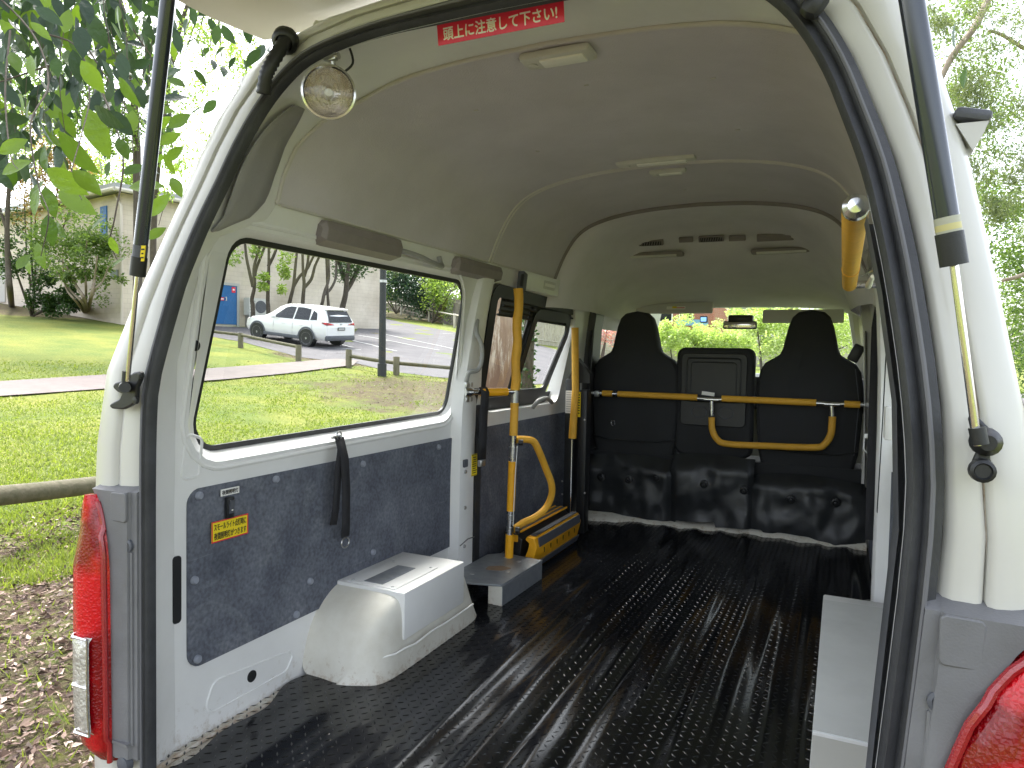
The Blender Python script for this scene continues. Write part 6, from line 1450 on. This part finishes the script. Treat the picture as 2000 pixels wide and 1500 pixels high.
q=MB(); q.prism([(hb.x-5,hb.y-.5,pz),(hb.x+5,hb.y-.5,pz),(hb.x+3,hb.y+4,pz+2),(hb.x-3,hb.y+4,pz+2)],(0,.3,0)); q.box((hb.x,hb.y+4,pz+.1),(9.8,8.8,.2)); q.build('roof',roofm,house,smooth=False)
for px in (1262,1302,1345):
    c=at(px,616,D=62); q=MB(); q.box((c.x,hb.y-.02,c.z),(1.2,.1,1.2)); w=q.build('window',M['white'],house,smooth=False); q=MB(); q.box((c.x,hb.y-.08,c.z),(1.0,.03,1.0)); q.build('pane',cg,w,smooth=False)
c=at(1352,630,D=60); q=MB(); q.box((c.x,c.y,c.z),(2.6,.2,.5)); q.build('blue_awning',mat('awning_blue',(.18,.35,.5),.6),house,smooth=False)
hb2=at(1440,620,D=75); h2=empty('white_house',(hb2.x,hb2.y,gz(hb2.x,hb2.y)),'pale house with a grey roof just above the hedge','house'); q=MB(); q.box((hb2.x+1,hb2.y+4,3.2),(9,8,6)); q.build('wall',M['ltgrey_pl'],h2,smooth=False); q=MB(); q.prism([(hb2.x-4,hb2.y-.6,6.2),(hb2.x+6,hb2.y-.6,6.2),(hb2.x+4,hb2.y-.6,8),(hb2.x-2,hb2.y-.6,8)],(0,9,0)); q.build('roof',roofm,h2,smooth=False)
shrub('pinkish blossom bush outside the left cab window',cc_([(1185,630,.6),(1178,645,.6)],22,6),1500,.09,leafmat('pink_blossom',(.45,.18,.22),(.6,.35,.35),.3),name='blossom_bush')
# ---- overhanging foreground branch with large leaves
ov=empty('overhanging_tree',(-4.8,-.2,gz(-4.8,-.2)),'broad leaved tree whose branches hang beside the left strut','tree')
tw=MB(); lf_=MB(); LFM=leafmat('broad_glossy_leaves',(.04,.085,.014),(.15,.23,.03),.38); LFD=leafmat('shaded_broad_leaves',(.012,.03,.016),(.045,.085,.035),.22)  # second leaf material is a darker copy, shade put into its colour
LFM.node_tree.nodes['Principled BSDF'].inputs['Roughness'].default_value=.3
def bigleaf(b,p,d,nrm,L,w=.40,mi=0):
    d=d.normalized(); s=d.cross(nrm).normalized(); n_=s.cross(d); o=len(b.v); rowsL=[0,.12,.3,.5,.7,.88,1]; wid=[.03,.5,.9,1,.78,.36,.0]
    for t,ww in zip(rowsL,wid):
        c=p+d*L*t-n_*L*.14*(t*t); e_=s*L*w*.5*ww
        b.v+=[tuple(c-e_+n_*L*.05*ww),tuple(c),tuple(c+e_+n_*L*.05*ww)]; 
    for i in range(6):
        a_=o+i*3; b.f+=[(a_,a_+1,a_+4,a_+3),(a_+1,a_+2,a_+5,a_+4)]; b.mi+=[mi]*2
lead=[(25,232,50,185),(25,285,52,35),(30,325,55,30),(86,310,52,95),(130,355,75,-35),(70,370,45,75),(68,395,48,-100),(97,395,55,-75),(150,395,70,-30),(97,450,55,-85),(118,450,40,-55),(78,500,50,-75),(45,510,35,60),(55,520,30,-80),(190,435,35,40),(150,300,90,-55),(170,355,60,-40),(190,260,90,-70),(120,200,70,60),(60,130,45,-80),(30,120,45,-60),(110,130,40,-75),(135,175,60,50),(265,85,30,0),(275,125,40,10),(262,330,45,25),(285,362,62,5),(310,400,55,45),(345,365,40,-60),(330,320,40,-70),(305,455,40,40),(222,480,32,-80),(232,510,30,50),(250,180,60,-60),(235,240,55,-45),(210,230,70,-40),(275,190,40,-80),(190,60,60,-70),(160,80,60,-80),(205,100,60,-60),(225,30,60,-70),(95,30,50,-30),(60,40,55,30),(130,40,45,80),(20,60,45,-50),(20,30,40,10),(170,20,50,-70),(240,130,50,-80),(150,130,55,-85),(180,150,60,-60),(90,90,45,-80),(45,90,50,-60),(330,270,45,30),(340,190,45,20),(350,235,45,40),(320,215,38,0),(210,330,30,-100),(240,290,45,-60),(260,235,40,-80),(80,60,40,-40),(340,300,42,30),(300,270,40,50),(315,240,40,20),(335,140,36,15),(345,160,34,-20),(290,20,40,-30),(290,60,40,-60)]
for i,(x,y,L,a_) in enumerate(lead):
    Dp=1.55+.9*rnd.random() if y>220 else 1.8+1.6*rnd.random()
    if x>255: Dp=max(Dp,2.1)
    c=at(x,y,D=Dp); Lm=L/FPX*Dp*1.12; an=R_(a_); d=CR*math.cos(an)+CU*math.sin(an)+CF*rnd.uniform(-.35,.35)
    nr=(-CF*.8+CU*rnd.uniform(-.6,.6)+CR*rnd.uniform(-.6,.6)).normalized(); c=c-d.normalized()*Lm*.5
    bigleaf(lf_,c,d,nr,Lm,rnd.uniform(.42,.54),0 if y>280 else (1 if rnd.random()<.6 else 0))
# looser leaves behind
for _ in range(900):
    x=rnd.uniform(-60,345); y=-60+rnd.random()**1.25*400
    if x>150+ (320-y)*.7 and y>120 and rnd.random()<.75: continue
    if 60<x<240 and y>250 and rnd.random()<.6: continue
    Dp=rnd.uniform(2.4,4.2)
    if x>260: Dp=rnd.uniform(3.2,4.6)
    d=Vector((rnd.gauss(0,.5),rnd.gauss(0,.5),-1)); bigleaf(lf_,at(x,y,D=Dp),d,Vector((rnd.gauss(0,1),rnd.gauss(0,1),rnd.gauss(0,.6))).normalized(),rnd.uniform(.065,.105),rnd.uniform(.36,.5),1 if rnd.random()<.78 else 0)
# canopy above the van, out of frame: shades its roof
for _ in range(3200):
    p=Vector((rnd.gauss(-2.2,1.9),rnd.gauss(1.2,2.2),rnd.uniform(3.3,5.2)))
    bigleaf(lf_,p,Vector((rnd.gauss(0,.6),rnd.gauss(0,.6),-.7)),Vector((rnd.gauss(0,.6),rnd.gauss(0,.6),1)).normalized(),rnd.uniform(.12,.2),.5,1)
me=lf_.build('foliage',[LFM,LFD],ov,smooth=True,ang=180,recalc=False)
tw.tube(catm([Vector((-4.8,-.2,gz(-4.8,-.2)-.1)),Vector((-4.8,-.1,1.0)),Vector((-4.6,.2,2.4)),Vector((-3.8,.9,3.8)),Vector((-2.4,1.4,4.5))]),.11,10)
for pts in ([(-40,-40,2.6),(60,60,2.4),(95,160,2.2),(60,240,2.0),(75,360,1.9),(95,420,1.8),(80,500,1.8)],[(60,60,2.4),(150,90,2.4),(175,180,2.3),(160,260,2.1),(140,340,1.9),(160,390,1.8)],[(150,60,2.6),(200,140,2.6),(250,220,2.5),(262,330,2.3)],[(220,-30,3),(262,60,2.9),(300,120,3),(330,210,2.9),(335,330,2.7),(310,440,2.6)],[(20,60,2.4),(10,180,2.2),(20,300,2.0),(35,330,1.9)],[(200,180,2.4),(240,300,2.2),(225,420,2.1),(215,470,2.1),(230,510,2.1)],[(120,120,2.3),(30,150,2.3),(-30,170,2.3)]):
    q=catm([at(x,y,D=d) for x,y,d in pts]); tw.tube(q,[lerp(.0035,.0011,i/(len(q)-1)) for i in range(len(q))],6)
for _ in range(40):
    x=rnd.uniform(-20,330); y=rnd.uniform(-80,120); D0=rnd.uniform(2.2,4.2); L=rnd.uniform(120,320) ; q=catm([at(x,y,D=D0),at(x+rnd.uniform(-20,20),y+L*.4,D=D0),at(x+rnd.uniform(-35,35),y+L,D=D0)])
    tw.tube(q,.0016,4)
tw.build('branch',bark,ov,ang=80)
# ---- grass blades and fallen leaves near the van (too many to count)
gm=leafmat('grass_blades',(.12,.165,.028),(.30,.34,.07),.35); b=MB(); cnt=0
def blobval(x,y):
    v=0
    for cx,cy,rx,ry,s in BLOBS:
        l=math.hypot((x-cx)/rx,(y-cy)/ry); v=max(v,max(0,min(1,(1+s-l)/(2*s))))
    return v+1.0*noise.noise(Vector((x*.8,y*.8,9)))
for _ in range(150000):
    px=rnd.uniform(-30,960); py=rnd.uniform(700,1500) if px>330 else rnd.uniform(640,1520)
    if px>225 and py>880: continue
    d=dirp(px,py); 
    # quick ground hit
    t=.6; p=None
    for _k in range(9):
        zz=ground_z(CAM.x+d.x*t,CAM.y+d.y*t); den=d.z
        # newton like
        f=CAM.z+d.z*t-zz; h=.01; f2=CAM.z+d.z*(t+h)-ground_z(CAM.x+d.x*(t+h),CAM.y+d.y*(t+h)); g__=(f2-f)/h
        if abs(g__)<1e-5: break
        t=t-f/g__
        if t<0: t=.5
        if t>60: break
    if not 1.5<t<24: continue
    x,y=CAM.x+d.x*t,CAM.y+d.y*t
    if x>-1.05 and -.3<y<5.3: continue
    bv=blobval(x,y)
    if bv>.45 and rnd.random()<(.975 if t<7 else .9): continue
    if t<7 and noise.noise(Vector((x*3,y*3,0)))<-.1 and rnd.random()<.5: continue
    z=gz(x,y)-.004; h=rnd.uniform(.02,.055)*(1+.25*(t<7))*(.8 if t>10 else 1); w=.0025+.0009*t; a_=rnd.uniform(0,6.28); lx,ly=rnd.gauss(0,.5)*h,rnd.gauss(0,.5)*h
    # keep the footpath and road clear
    o=len(b.v); b.v+=[(x-math.cos(a_)*w,y-math.sin(a_)*w,z),(x+math.cos(a_)*w,y+math.sin(a_)*w,z),(x+lx,y+ly,z+h)]; b.f.append((o,o+1,o+2)); b.mi.append(0)
# drop blades standing on path or road
pathpoly=[(q.x,q.y) for q in [far0]+pf+[G(700,706)]+pn+[near0]]; roadpoly=[(q.x,q.y) for q in near+[Vector((-2,17,0)),Vector((8,18,0))]+far]
keep=MB()
for f in b.f:
    c=b.v[f[0]]
    if inside((c[0],c[1]),pathpoly) or inside((c[0],c[1]),roadpoly): continue
    o=len(keep.v); keep.v+=[b.v[i] for i in f]; keep.f.append((o,o+1,o+2)); keep.mi.append(0)
S(keep.build('grass',gm,smooth=False,recalc=False),'stuff')
lm_=bpy.data.materials.new('fallen_leaves'); lm_.use_nodes=True; n=lm_.node_tree; b_=n.nodes['Principled BSDF']; b_.inputs['Roughness'].default_value=.8; g=n.nodes.new('ShaderNodeNewGeometry'); cr=n.nodes.new('ShaderNodeValToRGB')
cr.color_ramp.elements[0].color=(.045,.028,.022,1); cr.color_ramp.elements[1].color=(.50,.40,.33,1); e_=cr.color_ramp.elements.new(.45); e_.color=(.13,.08,.06,1); e_=cr.color_ramp.elements.new(.8); e_.color=(.24,.165,.125,1); n.links.new(g.outputs['Random Per Island'],cr.inputs[0]); n.links.new(cr.outputs[0],b_.inputs['Base Color'])
b=MB()
for _ in range(46000):
    k=rnd.random()
    if k<.62: x,y=rnd.uniform(-6.0,-1.0),rnd.uniform(-1.2,3.4)
    else:
        cx,cy,rx,ry,s=rnd.choice(BLOBS[1:4]); x,y=rnd.gauss(cx,rx*.8),rnd.gauss(cy,ry*.8)
    bv=blobval(x,y)
    if bv<.3 and rnd.random()<.9: continue
    if x>-1.0 and -.2<y<5.3: continue
    z=gz(x,y)+rnd.uniform(.002,.02)*(1 if k<.62 else .3); L=rnd.uniform(.02,.06)*(1.25 if k>=.62 else 1); a_=rnd.uniform(0,6.28); w=L*rnd.uniform(.12,.45); c_,s_=math.cos(a_),math.sin(a_); t1,t2=[rnd.gauss(0,.25 if k<.62 else .08)*L for _q in (0,1)]
    b.add([(x-c_*L/2,y-s_*L/2,z),(x-s_*w/2,y+c_*w/2,z+abs(t1)),(x+c_*L/2,y+s_*L/2,z+abs(t2)*.5),(x+s_*w/2,y-c_*w/2,z+.002)],[(0,1,2,3)])
S(b.build('leaf_litter',lm_,smooth=False,recalc=False),'stuff')
